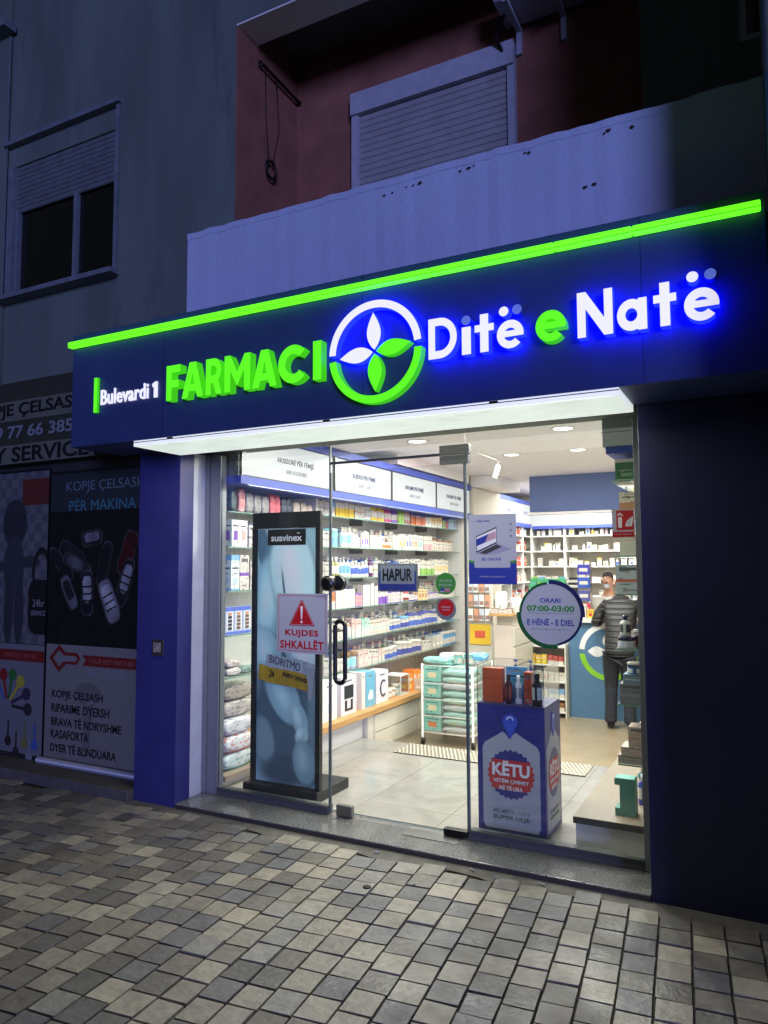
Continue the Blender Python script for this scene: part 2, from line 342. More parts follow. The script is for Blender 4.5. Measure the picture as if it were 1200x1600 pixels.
pcs = [(-1.84, 3.70), (-1.79, 3.705), (-1.70, 3.715), (-1.66, 3.715), (-1.62, 3.717), (-1.38, 3.725), (-1.33, 3.73), (-1.30, 3.735), (-1.02, 3.73), (-1.0, 3.725), (-.62, 3.72), (-.60, 3.73), (-.49, 3.715), (-.72, 3.47), (-.675, 3.475)]
for x, z in pcs:
    k = pr.uniform(.006, .015); pts = [(x+k*pr.uniform(.7, 1.2)*math.cos(t), z+.6*k*pr.uniform(.6, 1.2)*math.sin(t)) for t in [q*math.pi/4 for q in range(8)]]
    ho = MB(); a = len(ho.v); ho.v += [(p[0], -.2075, p[1]) for p in pts]; ho.f.append(tuple(range(a, a+8))); ho.m.append(0); ho.c.append(None); B(ho, 'broken_plaster', M['rust'], bld)
B(MB().box(-3.3, 2.2, -.079, .2, 3.17, 3.29), 'balcony_floor', M['conc'])
# left window
wn = B(MB().box(-5.775, -5.70, .21, .30, 3.9, 5.1).box(-5.69, -5.655, .235, .30, 3.9, 4.7).box(-4.455, -4.415, .20, .30, 3.9, 5.3).box(-5.655, -4.455, .25, .30, 3.9, 3.95).box(-4.965, -4.925, .24, .30, 3.95, 4.7), 'window', M['frame_dull'])
B(MB().box(-5.655, -4.965, .275, .285, 3.95, 4.72), 'pane', M['darkglass'], wn); B(MB().box(-4.925, -4.455, .275, .285, 3.95, 4.72), 'pane', M['darkglass'], wn)
B(MB().box(-5.775, -4.456, .232, .30, 5.1, 5.275), 'shutter_box', M['bldg'], wn)
def slats(x0, x1, z0, z1, y, p=.042):
    mb = MB(); z = z1
    while z > z0:
        n = len(mb.v); mb.v += [(x0, y, z), (x1, y, z), (x1, y-.008, z-p*.35), (x0, y-.008, z-p*.35), (x1, y-.004, z-p*.85), (x0, y-.004, z-p*.85), (x1, y+.006, z-p), (x0, y+.006, z-p)]
        mb.f += [(n, n+3, n+2, n+1), (n+3, n+5, n+4, n+2), (n+5, n+7, n+6, n+4)]; mb.m += [0]*3; mb.c += [None]*3; z -= p
    return mb
B(slats(-5.70, -4.456, 4.69, 5.1, .25), 'roller_shutter', M['blind_dull'], wn)
B(MB().box(-5.80, -4.37, .10, .44, 3.862, 3.9), 'sill', M['frame_dull'], wn); B(MB().box(-5.80, -4.40, .17, .44, 5.278, 5.314), 'lintel', M['frame_dull'], wn)
B(MB().box(-7.6, -5.72, .08, .2, 6.33, 6.40), 'sill', M['frame_dull'], bld); B(MB().box(-5.789, -5.775, .19, .2, 3.95, 6.3), 'joint_strip', M['frame_dull'], bld)
# loggia window
w2 = B(MB().box(-2.705, -1.41, .90, .98, 5.06, 5.23).box(-2.705, -2.65, .92, .98, 3.31, 5.06).box(-1.46, -1.41, .92, .98, 3.31, 5.06), 'window', M['frame_old'])
B(slats(-2.65, -1.46, 3.31, 5.055, .945, .05), 'roller_shutter', M['blind'], w2)
# right window
w3 = B(MB().box(-.02, .02, .22, .3, 4.25, 5.75).box(.02, 1.3, .22, .3, 4.25, 4.29), 'window', M['frame_old']); B(MB().box(.02, 1.3, .26, .27, 4.29, 5.75), 'pane', M['darkglass'], w3)
# drying pole, cable coil and air conditioner
t = thing('drying_pole', 'thin iron drying pole on the red balcony side wall with cords hanging from it', 'pole', (-3.18, .7, 5.3))
o = MB().tube([(-.035, -.27, .07), (-.035, .27, .05)], .013, 8).build('rod', M['rust'], t, True)
for yy in (-.25, .26): MB().tube([(-.058, yy, .06), (-.02, yy, .06)], .009, 6).build('bracket', M['rust'], t, True)
for k, yy in enumerate((-.19, -.05)): MB().tube([(-.04, yy, .06), (-.046, yy+.03*k+.02, -.3), (-.052, yy+.07-.1*k, -.66)], .0035, 5).build('cord', M['inkblack'], t, True)
cb = MB()
for k in range(5): cb.tube([(.012+.004*math.sin(3*a+k), (.055+.004*k)*math.cos(a), (.06+.003*k)*math.sin(a)) for a in [2*math.pi*q/20 for q in range(20)]], .006, 5, closed=True)
o = cb.build('cable_coil', M['inkblack'], None, True); o.location = (-3.226, .585, 4.60); tag(o, 'black cable coil hanging against the red balcony side wall', 'cable')
t = thing('air_conditioner', 'pale outdoor air conditioner unit on brackets high on the red balcony wall', 'air conditioner', (-1.05, .8, 5.30))
MB().box(-.42, .42, -.15, .15, .04, .19).build('casing', M['frame_old'], t, bevel=.015)
for x in (-.33, -.02): MB().box(x-.018, x+.018, -.17, .18, .0, .035).box(x-.018, x+.018, .15, .18, -.16, 0).build('bracket', M['frame_old'], t)
MB().tube([(-.38, .0, .06), (-.47, .05, -.05), (-.43, .12, -.15), (-.38, .16, -.2)], .016, 8).build('hose', M['inkblack'], t, True)

# ============================================================ KEY SHOP (left neighbour)
ks = thing('neighbour_shop', 'dark closed shutter front of the key copying shop left of the pharmacy', 'shop front', (-5, .3, 0))
o = MB().box(-5.985, -3.905, .215, .40, 0, 3.128).build('shutter', mat('dark_shutter', (44, 44, 42), .7, ns=4, na=.2), ks); o.location = (5, -.3, 0)
struct(MB().box(-9, -3.905, -.055, .213, -.01, .075).build('step', M['conc'], bevel=.006))
t = thing('key_shop_board', 'long unlit board over the key shop with phone number and key service lettering', 'sign', (-5.6, .1, 2.44))
bo = MB().box(-1.8, 1.12, 0, .1, 0, .68).build('board', mat('board_dark', (50, 54, 40), .6, ns=5, na=.2), t)
for a_, b_ in ((.0, .155), (.355, .52)): MB().box(-1.8, 1.12, -.006, -.001, a_, b_).build('pale_band', mat('board_pale', (96, 100, 86), .6, ns=5, na=.15), t)
for s, x0, x1, z, h, mm in (('KOPJE ÇELSASH', -5.95, -4.60, .435, .13, 'inkblack'), ('069 77 66 385', -5.84, -4.72, .262, .105, 'inkgrey'), ('KEY SERVICE', -5.93, -4.54, .075, .125, 'inkblack')):
    text('lettering', s, frame('Y', (x0+x1)/2+5.6, -.008, z), x1-x0, h, M[mm], t, .003, bold=.02)
def keysprint(U, V):                     # pile of car keys on dark ground, inks darkened to stand for shade
    c = np.tile(L(24, 28, 22), (len(U), 1))
    def rr(cx, cy, w, h, a, col, inner=None, bands=0):
        nonlocal c
        ca, sa = math.cos(R(a)), math.sin(R(a)); x = (U-cx)*ca+(V-cy)*sa; y = -(U-cx)*sa+(V-cy)*ca
        q = np.maximum(np.abs(x)/(w/2), np.abs(y)/(h/2)); e = ((np.abs(x)/(w/2))**4+(np.abs(y)/(h/2))**4)
        c = mixc(c, L(96, 98, 100), (e < 1.12)*1.0); c = mixc(c, L(*col), (e < .85)*1.0)
        if inner: c = mixc(c, L(*inner), (((np.abs(x)/(w*.36))**4+(np.abs(y-h*.08)/(h*.30))**4) < 1)*1.0)
        for k in range(bands): c = mixc(c, L(20, 20, 22), ((np.abs(y-h*(-.18+.16*k)) < h*.02) & (np.abs(x) < w*.36))*1.0)
    for a in ((.26, .70, .13, .30, 62, (40, 42, 44)), (.14, .62, .10, .34, 48, (34, 34, 36)), (.32, .62, .11, .32, 68, (60, 64, 66), (110, 114, 118)), (.48, .82, .22, .12, 8, (46, 48, 50), (150, 152, 154)), (.62, .62, .11, .34, -14, (34, 36, 36)), (.86, .70, .14, .34, -20, (86, 26, 24)), (.24, .40, .11, .28, 30, (120, 124, 126), (40, 42, 44)), (.44, .40, .13, .34, 2, (36, 38, 40), (190, 192, 194), 3), (.84, .48, .12, .36, -18, (40, 42, 44), (176, 180, 182), 3), (.68, .34, .15, .34, 25, (150, 154, 156), (210, 214, 216), 3)):
        rr(*a)
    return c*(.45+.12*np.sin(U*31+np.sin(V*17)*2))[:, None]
t = thing('car_key_poster', 'tall poster of a pile of car remote keys over white service list with red band', 'poster', (-4.6, .19, 0))
W0 = -5.07+4.6; wd = 1.05
MB().box(W0, W0+wd, .006, .022, .08, 2.36).build('backing', M['inkblack'], t)
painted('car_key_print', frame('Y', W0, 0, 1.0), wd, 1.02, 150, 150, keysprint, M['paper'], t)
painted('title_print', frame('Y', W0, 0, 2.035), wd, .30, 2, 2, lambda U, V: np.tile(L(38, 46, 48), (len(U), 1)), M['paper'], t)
painted('service_print', frame('Y', W0, 0, .085), wd, .91, 2, 2, lambda U, V: np.tile(L(112, 112, 106), (len(U), 1)), M['paper'], t)  # white sheet greyed down to stand for shade
mcy = mat('ink_cyan', (60, 116, 126), .5); mred2 = mat('ink_dark_red', (104, 28, 26), .5); mgrey2 = mat('ink_key_grey', (96, 98, 92), .5)
text('lettering', 'KOPJE ÇELSASH', frame('Y', W0+.60, -.002, 2.22), .84, .10, mat('ink_slate', (90, 110, 116), .5), t); text('lettering', 'PËR MAKINA', frame('Y', W0+.58, -.002, 2.085), .72, .10, mcy, t)
fy = lambda x, z, d=-.002: frame('Y', W0+x, d, z)
shape('red_band', [[(.41, .845), (1.05, .845), (1.05, .925), (.41, .925), (.45, .885)]], fy(0, 0), .001, mred2, t)
shape('key_emblem', [[(x_, z_+.037) for x_, z_ in l_] for l_ in ([(.04, .85), (.15, .955), (.22, .90), (.35, .90), (.39, .86), (.35, .81), (.23, .81), (.15, .745)], [(.08, .85), (.15, .915), (.205, .875), (.335, .875), (.36, .858), (.335, .832), (.205, .832), (.15, .785)])], fy(0, 0), .0015, mred2, t)
text('lettering', 'SILCA', fy(.23, .89, -.004), .20, .045, M['inkgrey'], t, bold=.02); text('lettering', 'YOUR KEY PARTNER', fy(.72, .885, -.004), .48, .035, mat('ink_rose3', (140, 84, 80), .5), t)
text('lettering', '0697766385', fy(.68, .80), .42, .06, M['inkgrey'], t)
shape('grey_key_print', [arc(.48, .635, .14, 0, 340, 20, .085)+[(.52, .56), (.50, .2), (.44, .2), (.44, .56)]], fy(0, 0, -.0015), .0004, mgrey2, t)
for i, (s, wdt) in enumerate((('KOPJE ÇELSASH', .56), ('RIPARIME DYERSH', .63), ('BRAVA TË NDRYSHME', .76), ('KASAFORTA', .42), ('DYER TË BLINDUARA', .71))):
    text('lettering', s, frame('Y', W0+.08+wdt/2, -.003, .605-i*.099), wdt, .066 if 'Ç' not in s and 'Ë' not in s else .076, M['inkblack'], t, bold=.014)
MB().tube([(W0-.02, -.03, .098), (W0+wd+.02, -.03, .098)], .028, 12).build('base_tube', M['alu'], t, True)
def manprint(U, V):
    ck = (np.floor(U/.075)+np.floor(V/.075)) % 2; c = np.where(ck[:, None] > .5, L(104, 106, 104)[None], L(84, 88, 92)[None])
    def el(cx, cy, rx, ry, col, s=.12):
        nonlocal c; q = ((U-cx)/rx)**2+((V-cy)/ry)**2; c = mixc(c, L(*col), 1-sstep(q, 1-s, 1+s))
    el(.50, .98, .15, .20, (46, 50, 54)); el(.50, .62, .13, .26, (56, 60, 64)); el(.45, .26, .06, .28, (50, 54, 58)); el(.58, .26, .06, .28, (50, 54, 58)); el(.28, .62, .12, .05, (56, 60, 64)); el(.70, .66, .12, .05, (52, 56, 60)); el(.1, .30, .2, .28, (70, 24, 24))
    q = ((np.abs(U-.84)/.15)**4+(np.abs(V-.30)/.22)**4); c = mixc(c, L(24, 22, 22), (q < 1)*1.); q = (U-.84)**2/.012+(V-.58)**2/.04; c = mixc(c, L(30, 28, 28), ((q < 1) & (q > .5) & (V > .5))*1.)
    c = mixc(c, L(96, 40, 32), ((U > .58) & (U < .97) & (V > 1.12) & (V < 1.34))*1.); return c*.8  # whole figure print kept dark in place of shade
t = thing('locksmith_poster', 'poster of a grey figure with a black bag above a fan of coloured keys', 'poster', (-5.6, .19, 0))
W0 = -.40; fy = lambda x, z, d=-.002: frame('Y', W0+x, d, z)
MB().box(W0, W0+.905, .006, .022, .10, 2.40).build('backing', M['inkblack'], t)
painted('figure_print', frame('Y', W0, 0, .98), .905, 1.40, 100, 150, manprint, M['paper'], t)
painted('key_print', frame('Y', W0, 0, .11), .905, .865, 2, 2, lambda U, V: np.tile(L(104, 106, 108), (len(U), 1)), M['paper'], t)  # pale key sheet darkened in place of shade
shape('red_band', [[(0, .84), (.905, .84), (.905, .93), (0, .93)]], fy(0, 0), .001, mred2, t); text('lettering', 'YOUR KEY PARTNER', fy(.62, .885, -.004), .40, .035, mat('ink_rose', (150, 70, 66), .5), t)
text('lettering', '24hr', fy(.82, 1.31), .14, .06, M['inkgrey'], t); text('lettering', 'SERVICE', fy(.82, 1.23), .17, .04, M['inkgrey'], t)
for k, (a, col) in enumerate(((128, (60, 90, 140)), (104, (120, 30, 30)), (78, (40, 100, 50)), (52, (160, 150, 50)), (24, (50, 40, 60)), (-4, (40, 34, 40)))):
    mm = mat('ink_key', col, .5); ca, sa = math.cos(R(a)), math.sin(R(a)); P2 = lambda x, y: (.48+x*ca-y*sa, .48+x*sa+y*ca)
    shape('key_print_fan', [[P2(.05, -.012), P2(.2, -.014)]+[P2(.25+.05*math.cos(q), .05*math.sin(q)) for q in [math.pi*(-.85+1.7*i/10) for i in range(11)]]+[P2(.2, .014), P2(.05, .012)]], fy(0, 0), .001, mm, t)
for k, (x, z, col) in enumerate(((.50, .36, (40, 34, 36)), (.60, .28, (46, 44, 40)), (.70, .36, (110, 110, 60)), (.82, .36, (60, 84, 150)), (.76, .26, (120, 120, 126)))):
    shape('key_print_row', [[(x-.008, z), (x+.008, z), (x+.01, z-.12)]+arc(x, z-.165, .04, 60, -240, 12)+[(x-.01, z-.12)]], fy(0, 0), .001, mat('ink_key', col, .5), t)

# ============================================================ PHARMACY FRONT
pf = thing('pharmacy_front', 'navy clad pharmacy shop front with grey metal frames and glass panes', 'shop front', (-2, 0, 0))
def PF(mb, name, m, par=pf, bevel=0, smooth=False):
    o = mb.build(name, m, par, smooth, bevel); o.location = (2, 0, 0) if par is pf else (0, 0, 0); return o
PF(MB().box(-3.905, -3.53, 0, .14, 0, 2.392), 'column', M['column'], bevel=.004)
rc = PF(MB().box(-.534, .55, 0, .27, 0, 2.392), 'column', M['navyshade'], bevel=.004)
PF(MB().box(-3.60, -3.537, .141, .262, 0, 2.392), 'white_reveal', M['plaster'])
multi('frame_post', ((-3.60, -3.50, .262, .34, .031, 2.392), (-3.499, -3.405, .275, .34, .031, 2.392), (-.60, -.534, .272, .34, .031, 2.392)), M['alu'], PF, bevel=.002)
multi('bottom_rail', ((-3.404, -2.504, .27, .33, .031, .082), (-1.558, -.601, .27, .33, .031, .088)), M['aludark'], PF, bevel=.002)
multi('glazing_bead', ((-3.404, -2.504, .262, .269, .078, .086), (-1.558, -.601, .262, .269, .084, .092)), M['steel'], PF)
def pane(name, x0, x1, z0, z1, y0=.285, y1=.295):
    o = PF(MB().box(x0, x1, y0, y1, z0, z1), name, [M['glass'], M['gedge']]);
    for p in o.data.polygons: p.material_index = 0 if abs(p.normal.y) > .5 else 1
    return o
pane('fixed_glass', -3.405, -2.508, .088, 2.39); pane('fixed_glass', -1.556, -.60, .094, 2.39); pane('transom_glass', -2.502, -1.562, 2.272, 2.39)
multi('glass_seam', ((-2.507, -2.500, .281, .299, .05, 2.39), (-1.561, -1.5555, .281, .299, .05, 2.22)), M['gedge'], PF)
kn = PF(MB().tube([(-2.50, .295, 1.488), (-2.50, .262, 1.488), (-2.50, .24, 1.488), (-2.50, .228, 1.488)], [.050, .050, .048, .030], 24).tube([(-2.455, .33, 1.488), (-2.455, .296, 1.488)], [.048, .05], 20), 'round_lock', M['black'], smooth=False, bevel=.003)
door = thing('glass_door', 'frameless glass entrance door with a long black loop handle', 'door', (-2.03, .29, .04))
o = MB().box(-.466, .462, -.005, .005, .012, 2.17).build('leaf', [M['glass'], M['gedge']], door)
for p in o.data.polygons: p.material_index = 0 if abs(p.normal.y) > .5 else 1
MB().box(-.468, -.463, -.008, .008, .012, 2.17).build('edge_seal', M['aludark'], door); MB().box(.459, .466, -.008, .008, .012, 2.17).build('edge_seal', M['aludark'], door)
hp = []; rx, h0, h1 = .036, .86, 1.175
for i in range(13): a = math.pi*i/12; hp.append((-.365+rx*math.cos(a), -.055, h1+rx*math.sin(a)))
for i in range(13): a = math.pi+math.pi*i/12; hp.append((-.365+rx*math.cos(a), -.055, h0+rx*math.sin(a)))
h = MB().tube(hp, .0145, 12, closed=True).build('handle', M['black'], door, True)
for zz in (h0+.02, h1-.02): MB().tube([(-.40, -.05, zz), (-.40, -.004, zz)], .008, 8).build('handle_mount', M['steel'], h, True)
MB().box(-.415, -.305, -.02, .02, -.006, .062).build('floor_lock', M['steel'], door, bevel=.003)
MB().box(.315, .466, -.024, .024, -.003, .034).build('pivot_clamp', M['black'], door, bevel=.004)
t = thing('door_patch_fitting', 'grey steel corner fitting and slim rail above the glass door', 'door fitting', (-1.62, .29, 2.26))
MB().box(-.10, .09, -.022, .022, .001, .06).build('upper_clamp', M['steel'], t, bevel=.003); MB().box(-.10, .085, -.02, .02, -.055, -.004).build('lower_clamp', M['steel'], t, bevel=.003)
MB().box(-.882, -.10, -.012, .012, .002, .016).build('rail', M['aludark'], t)
o = MB().box(-1.94, -1.60, .175, .32, .0305, .034).build('floor_plate', M['steel'], bevel=.001); tag(o, 'thin steel floor hinge plate set into the granite at the door', 'plate')
t = thing('wall_socket_plate', 'small scratched metal cover plate on the left navy column', 'cover plate', (-3.70, -.003, 1.045))
MB().box(-.052, .052, -.006, .003, -.056, .056).build('plate', M['steel'], t, bevel=.003); MB().box(-.035, .03, -.009, -.0065, -.03, .035).build('flap', mat('plate_scratched', (150, 140, 130), .5, ns=30, na=.5), t)
# pier added beyond the right column to cast shade on it (mostly out of the frame)
o = MB().box(.075, .5, -.85, -.002, 0, 6.6).build('shade_pier', M['bldg'], bevel=.01); tag(o, 'tall pier added past the right edge to shade the right column and parapet', 'pier')

# ============================================================ FASCIA SIGN
sg = thing('shop_sign', 'long navy lit sign with green bar, leaf ring emblem and white and green raised letters', 'sign', (-2, -.43, 2.395))
OX, OZ = 2, -2.395
def S(o): o.location = (0, 0, 0); return o
FS = lambda y=0: Matrix.Translation((2, .43, -2.395)) @ frame('Y', 0, y, 0)     # world x/z on plane y, in the sign's space
fbx = MB().box(-4.10+2, .06+2, 0, .428, 0, .765).build('panel', M['navy'], sg, bevel=.004)
for x in (-3.28, -1.86, -.44): MB().box(x+2-.0015, x+2+.0015, -.0006, .001, .004, .76).build('panel_seam', M['inknavy'], sg)
segs = [(-4.102, -3.55), (-3.547, -2.55), (-2.547, -1.95), (-1.947, -1.452), (-1.449, -.82), (-.817, -.47), (-.467, .042)]
for a, b in segs: MB().box(a+2, b+2, -.045, -.002, 3.066-2.395, 3.104-2.395).build('light_bar', M['greenbar'], sg, bevel=.006)
MB().box(-4.10+2, .04+2, -.0475, -.0455, 3.0735-2.395, 3.0755-2.395).build('bar_seam', mat('dark_green_line', (20, 90, 20), .5), sg)
DEP = .075
def glyphs():
    G = {}
    ru = .335; t = .2; cx = .34; cy = .335; ri = .15; hb = .055
    G['D'] = (.84, [[(0, 0), (0, 1)]+arc(.34, .5, .5, 90, -90, 24), [(.2, .19), (.33, .19)]+arc(.34, .5, .31, -90, 90, 18)+[(.2, .81)]])
    G['i'] = (.2, [[(0, 0), (.2, 0), (.2, .68), (0, .68)]])
    G['t'] = (.46, [[(.13, 0), (.33, 0), (.33, .50), (.46, .50), (.46, .67), (.33, .67), (.33, .92), (.13, .92), (.13, .67), (0, .67), (0, .50), (.13, .50)]])
    a0 = math.degrees(math.asin(hb/ru)); a1 = math.degrees(math.asin(hb/ri))
    G['e'] = (.68, [arc(cx, cy, ru, -a0, 318, 34)+arc(cx, cy, ri+.01, 318, 180+a1, 16), [(x, y) for x, y in arc(cx, cy, ri, a1+12, 180-a1-12, 14)]])
    G['N'] = (.84, [[(0, 0), (.2, 0), (.2, .62), (.63, 0), (.84, 0), (.84, 1), (.64, 1), (.64, .38), (.21, 1), (0, 1)]])
    G['a'] = (.70, [[(.50, 0), (.70, 0), (.70, .67), (.50, .67), (.50, .615)]+arc(cx, cy, ru, 58, 302, 34)+[(.50, .055)], circle(cx, cy, .14, 24)])
    G['F'] = (.62, [[(0, 0), (.24, 0), (.24, .36), (.56, .36), (.56, .57), (.24, .57), (.24, .79), (.62, .79), (.62, 1), (0, 1)]])
    G['A'] = (.92, [[(0, 0), (.25, 0), (.31, .18), (.61, .18), (.67, 0), (.92, 0), (.60, 1), (.32, 1)], [(.37, .37), (.55, .37), (.46, .70)]])
    G['R'] = (.76, [[(0, 0), (.24, 0), (.24, .32), (.36, .32), (.50, 0), (.77, 0), (.60, .37)]+arc(.40, .665, .335, -50, 90, 16)+[(0, 1)], [(.24, .53), (.24, .80), (.38, .80)]+arc(.385, .665, .135, 90, -90, 10)])
    G['M'] = (1.0, [[(0, 0), (.23, 0), (.23, .58), (.5, .14), (.77, .58), (.77, 0), (1, 0), (1, 1), (.78, 1), (.5, .52), (.22, 1), (0, 1)]])
    G['C'] = (.86, [arc(.5, .5, .51, 42, 318, 40)+arc(.5, .5, .27, 318, 42, 26)])
    G['I'] = (.24, [[(0, 0), (.24, 0), (.24, 1), (0, 1)]])
    return G
G = glyphs()
def big(ch, x0, x1, z0, z1, mats, dep=DEP, lab=None):
    wd, loops = G[ch]; ys = [p[1] for lp in loops for p in lp]; xs_ = [p[0] for lp in loops for p in lp]; a, b = min(xs_), max(xs_); c, dd = min(ys), max(ys)
    lp = [[(x0+(p[0]-a)/(b-a)*(x1-x0), z0+(p[1]-c)/(dd-c)*(z1-z0)) for p in l] for l in loops]
    o = shape('letter', lp, FS(-.435), dep, mats, sg)
    return tag(o, lab)
W = [M['whitelit'], M['blueside']]; GR = [M['green'], M['greenside']]
for ch, x0, x1 in (('F', -3.195, -3.085), ('A', -3.07, -2.905), ('R', -2.885, -2.765), ('M', -2.745, -2.56), ('A', -2.545, -2.375), ('C', -2.365, -2.19), ('I', -2.135, -2.082)): big(ch, x0, x1, 2.604, 2.818, GR, .055)
for ch, x0, x1, z1 in (('D', -1.45, -1.298, 2.828), ('i', -1.272, -1.225, 2.76), ('t', -1.205, -1.108, 2.81), ('e', -1.093, -.962, 2.76), ('N', -.712, -.556, 2.832), ('a', -.538, -.412, 2.765), ('t', -.385, -.292, 2.815), ('e', -.262, -.125, 2.765)): big(ch, x0, x1, 2.623, z1, W, .055)
big('e', -.905, -.765, 2.628, 2.775, GR, .055)
for x, z, mm in ((-1.249, 2.793, 'dotdim'), (-1.058, 2.806, 'whitelit'), (-.993, 2.806, 'dotdim'), (-.226, 2.818, 'whitelit'), (-.156, 2.818, 'dotdim')):
    shape('letter_dot', [circle(x, z, .0235, 20)], FS(-.435), .055, [M[mm], M['blueside'] if mm == 'whitelit' else M['navy']], sg)
cx, cz, r1, r2 = -1.762, 2.712, .272, .232
shape('emblem_ring', [arc(cx, cz, r1, 6, 178, 40)+arc(cx, cz, r2, 178, 6, 40)], FS(-.435), .05, W, sg)
shape('emblem_ring', [arc(cx, cz, r1, 186, 358, 40)+arc(cx, cz, r2, 358, 186, 40)], FS(-.435), .05, GR, sg)
def leaf(a, l, wd):
    pts = []
    for i in range(13): q = i/12; pts.append((.010+q*l, wd*math.sin(math.pi*q**.85)))
    for i in range(11, 0, -1): q = i/12; pts.append((.010+q*l, -wd*math.sin(math.pi*q**.85)))
    ca, sa = math.cos(R(a)), math.sin(R(a)); return [(cx+x*ca-y*sa, cz+x*sa+y*ca) for x, y in pts]
for a, mm in ((92, W), (184, W), (7, GR), (271, GR)): shape('emblem_leaf', [leaf(a, .20, .041)], FS(-.435), .045, mm, sg)
shape('address_bar', [[(-3.862, 2.605), (-3.832, 2.605), (-3.832, 2.835), (-3.862, 2.835)]], FS(-.435), .02, [M['green'], M['greenside']], sg)
shape('lettering', [[(-3.345, 2.652), (-3.318, 2.652), (-3.318, 2.752), (-3.335, 2.752), (-3.360, 2.738), (-3.355, 2.718), (-3.345, 2.724)]], FS(-.435), .008, M['whitelit'], sg)
text('lettering', 'Bulevardi', FS(-.435) @ Matrix.Translation((-3.603, 2.702, 0)), .42, .10, M['whitelit'], sg, .008, bold=.012, space=1.04)
# white light box slung under the sign, between the columns
lb = thing('canopy_light_box', 'long white lit box under the navy sign above the shop window', 'light', (-2.035, -.22, 2.36))
m_diff = mat('stained_diffuser', (.4, .4, .38), .5, emit=(.80, .92, .82), es=1.0)
nt = m_diff.node_tree; bs_ = nt.nodes['Principled BSDF']; tc = nt.nodes.new('ShaderNodeTexCoord'); mp = nt.nodes.new('ShaderNodeMapping'); mp.inputs['Scale'].default_value = (1.5, 9, 1); nz = nt.nodes.new('ShaderNodeTexNoise'); nz.inputs['Scale'].default_value = 3; nz.inputs['Detail'].default_value = 9; nz.inputs['Roughness'].default_value = .7
mr = nt.nodes.new('ShaderNodeMapRange'); mr.inputs[1].default_value = .45; mr.inputs[2].default_value = .8; mr.inputs[3].default_value = .88; mr.inputs[4].default_value = .42
nt.links.new(tc.outputs['Object'], mp.inputs[0]); nt.links.new(mp.outputs[0], nz.inputs['Vector']); nt.links.new(nz.outputs[0], mr.inputs[0]); nt.links.new(mr.outputs[0], bs_.inputs['Emission Strength'])
MB().box(-1.47, 1.47, -.195, .195, -.001, .012).build('diffuser', m_diff, lb)
fb = MB().box(-1.485, 1.485, -.210, -.195, -.002, .020).box(-1.485, 1.485, .195, .208, -.002, .033).box(-1.485, -1.47, -.195, .195, -.002, .033).box(1.47, 1.485, -.195, .195, -.002, .033)
fb.box(-1.485, 1.485, -.207, -.195, .020, .026, 1).box(-1.485, 1.485, -.210, -.195, .026, .033)
fb.build('trim', [mat('lit_white_trim', (.8, .8, .8), .4, emit=(.85, .9, .86), es=.75), M['aludark']], lb)
for x in (-1.18, -.05, .9): MB().box(x-.022, x+.022, -.214, -.208, .020, .032).build('clip', M['black'], lb)

def strip(name, parent, loc, sx, sy, e, col, rx=0, ry=0):
    l = bpy.data.lights.new(name, 'AREA'); l.shape = 'RECTANGLE'; l.size = sx; l.size_y = sy; l.energy = e; l.color = col
    o = bpy.data.objects.new(name, l); C.objects.link(o); o.parent = parent; o.location = loc; o.rotation_euler = (rx, ry, 0); return o
strip('added_strip', lb, (0, -.180, -.006), 2.9, .015, 21, (1, .94, .84), R(-10))  # strip lamp added so the light box reaches the paving
# ============================================================ SHOP INTERIOR
def tilemat(name, c1, c2, grout, size, rough, vein):
    m = bpy.data.materials.new(name); m.use_nodes = True; nt = m.node_tree; b = nt.nodes['Principled BSDF']; tc = nt.nodes.new('ShaderNodeTexCoord')
    br = nt.nodes.new('ShaderNodeTexBrick'); br.offset = 0; br.inputs['Scale'].default_value = 1; br.inputs['Brick Width'].default_value = size; br.inputs['Row Height'].default_value = size; br.inputs['Mortar Size'].default_value = .0022; br.inputs['Mortar Smooth'].default_value = 0
    br.inputs['Color1'].default_value = lin(c1)+(1,); br.inputs['Color2'].default_value = lin(c2)+(1,); br.inputs['Mortar'].default_value = lin(grout)+(1,)
    nt.links.new(tc.outputs['Object'], br.inputs['Vector'])
    n = nt.nodes.new('ShaderNodeTexNoise'); n.inputs['Scale'].default_value = 2.2; n.inputs['Detail'].default_value = 8; n.inputs['Distortion'].default_value = 1.6; nt.links.new(tc.outputs['Object'], n.inputs['Vector'])
    mr = nt.nodes.new('ShaderNodeMapRange'); mr.inputs[1].default_value = .35; mr.inputs[2].default_value = .62; mr.inputs[3].default_value = 1-vein; mr.inputs[4].default_value = 1; nt.links.new(n.outputs[0], mr.inputs[0])
    mx = nt.nodes.new('ShaderNodeMix'); mx.data_type = 'RGBA'; mx.blend_type = 'MULTIPLY'; mx.inputs[0].default_value = 1; nt.links.new(br.outputs[0], mx.inputs[6]); nt.links.new(mr.outputs[0], mx.inputs[7])
    nt.links.new(mx.outputs[2], b.inputs['Base Color']); b.inputs['Roughness'].default_value = rough; return m
m_ft = tilemat('white_marble_tile', (164, 160, 154), (158, 154, 148), (104, 98, 92), .60, .16, .22)
m_fb = tilemat('beige_tile', (166, 148, 120), (160, 143, 116), (130, 116, 96), .62, .3, .12)
struct(MB().box(-3.78, -.535, .345, 2.15, -.18, .04).build('floor', m_ft))
o = struct(MB().box(-3.78, -.42, 2.151, 8.0, -.22, -.15).build('floor', m_fb))
struct(MB().box(-3.88, -3.781, .345, 8.1, -.22, 2.9).box(-3.78, -.40, 8.001, 8.1, -.22, 2.9).box(-.50, -.40, .345, 8.0, -.22, 2.9).build('interior_wall', M['wallin']))
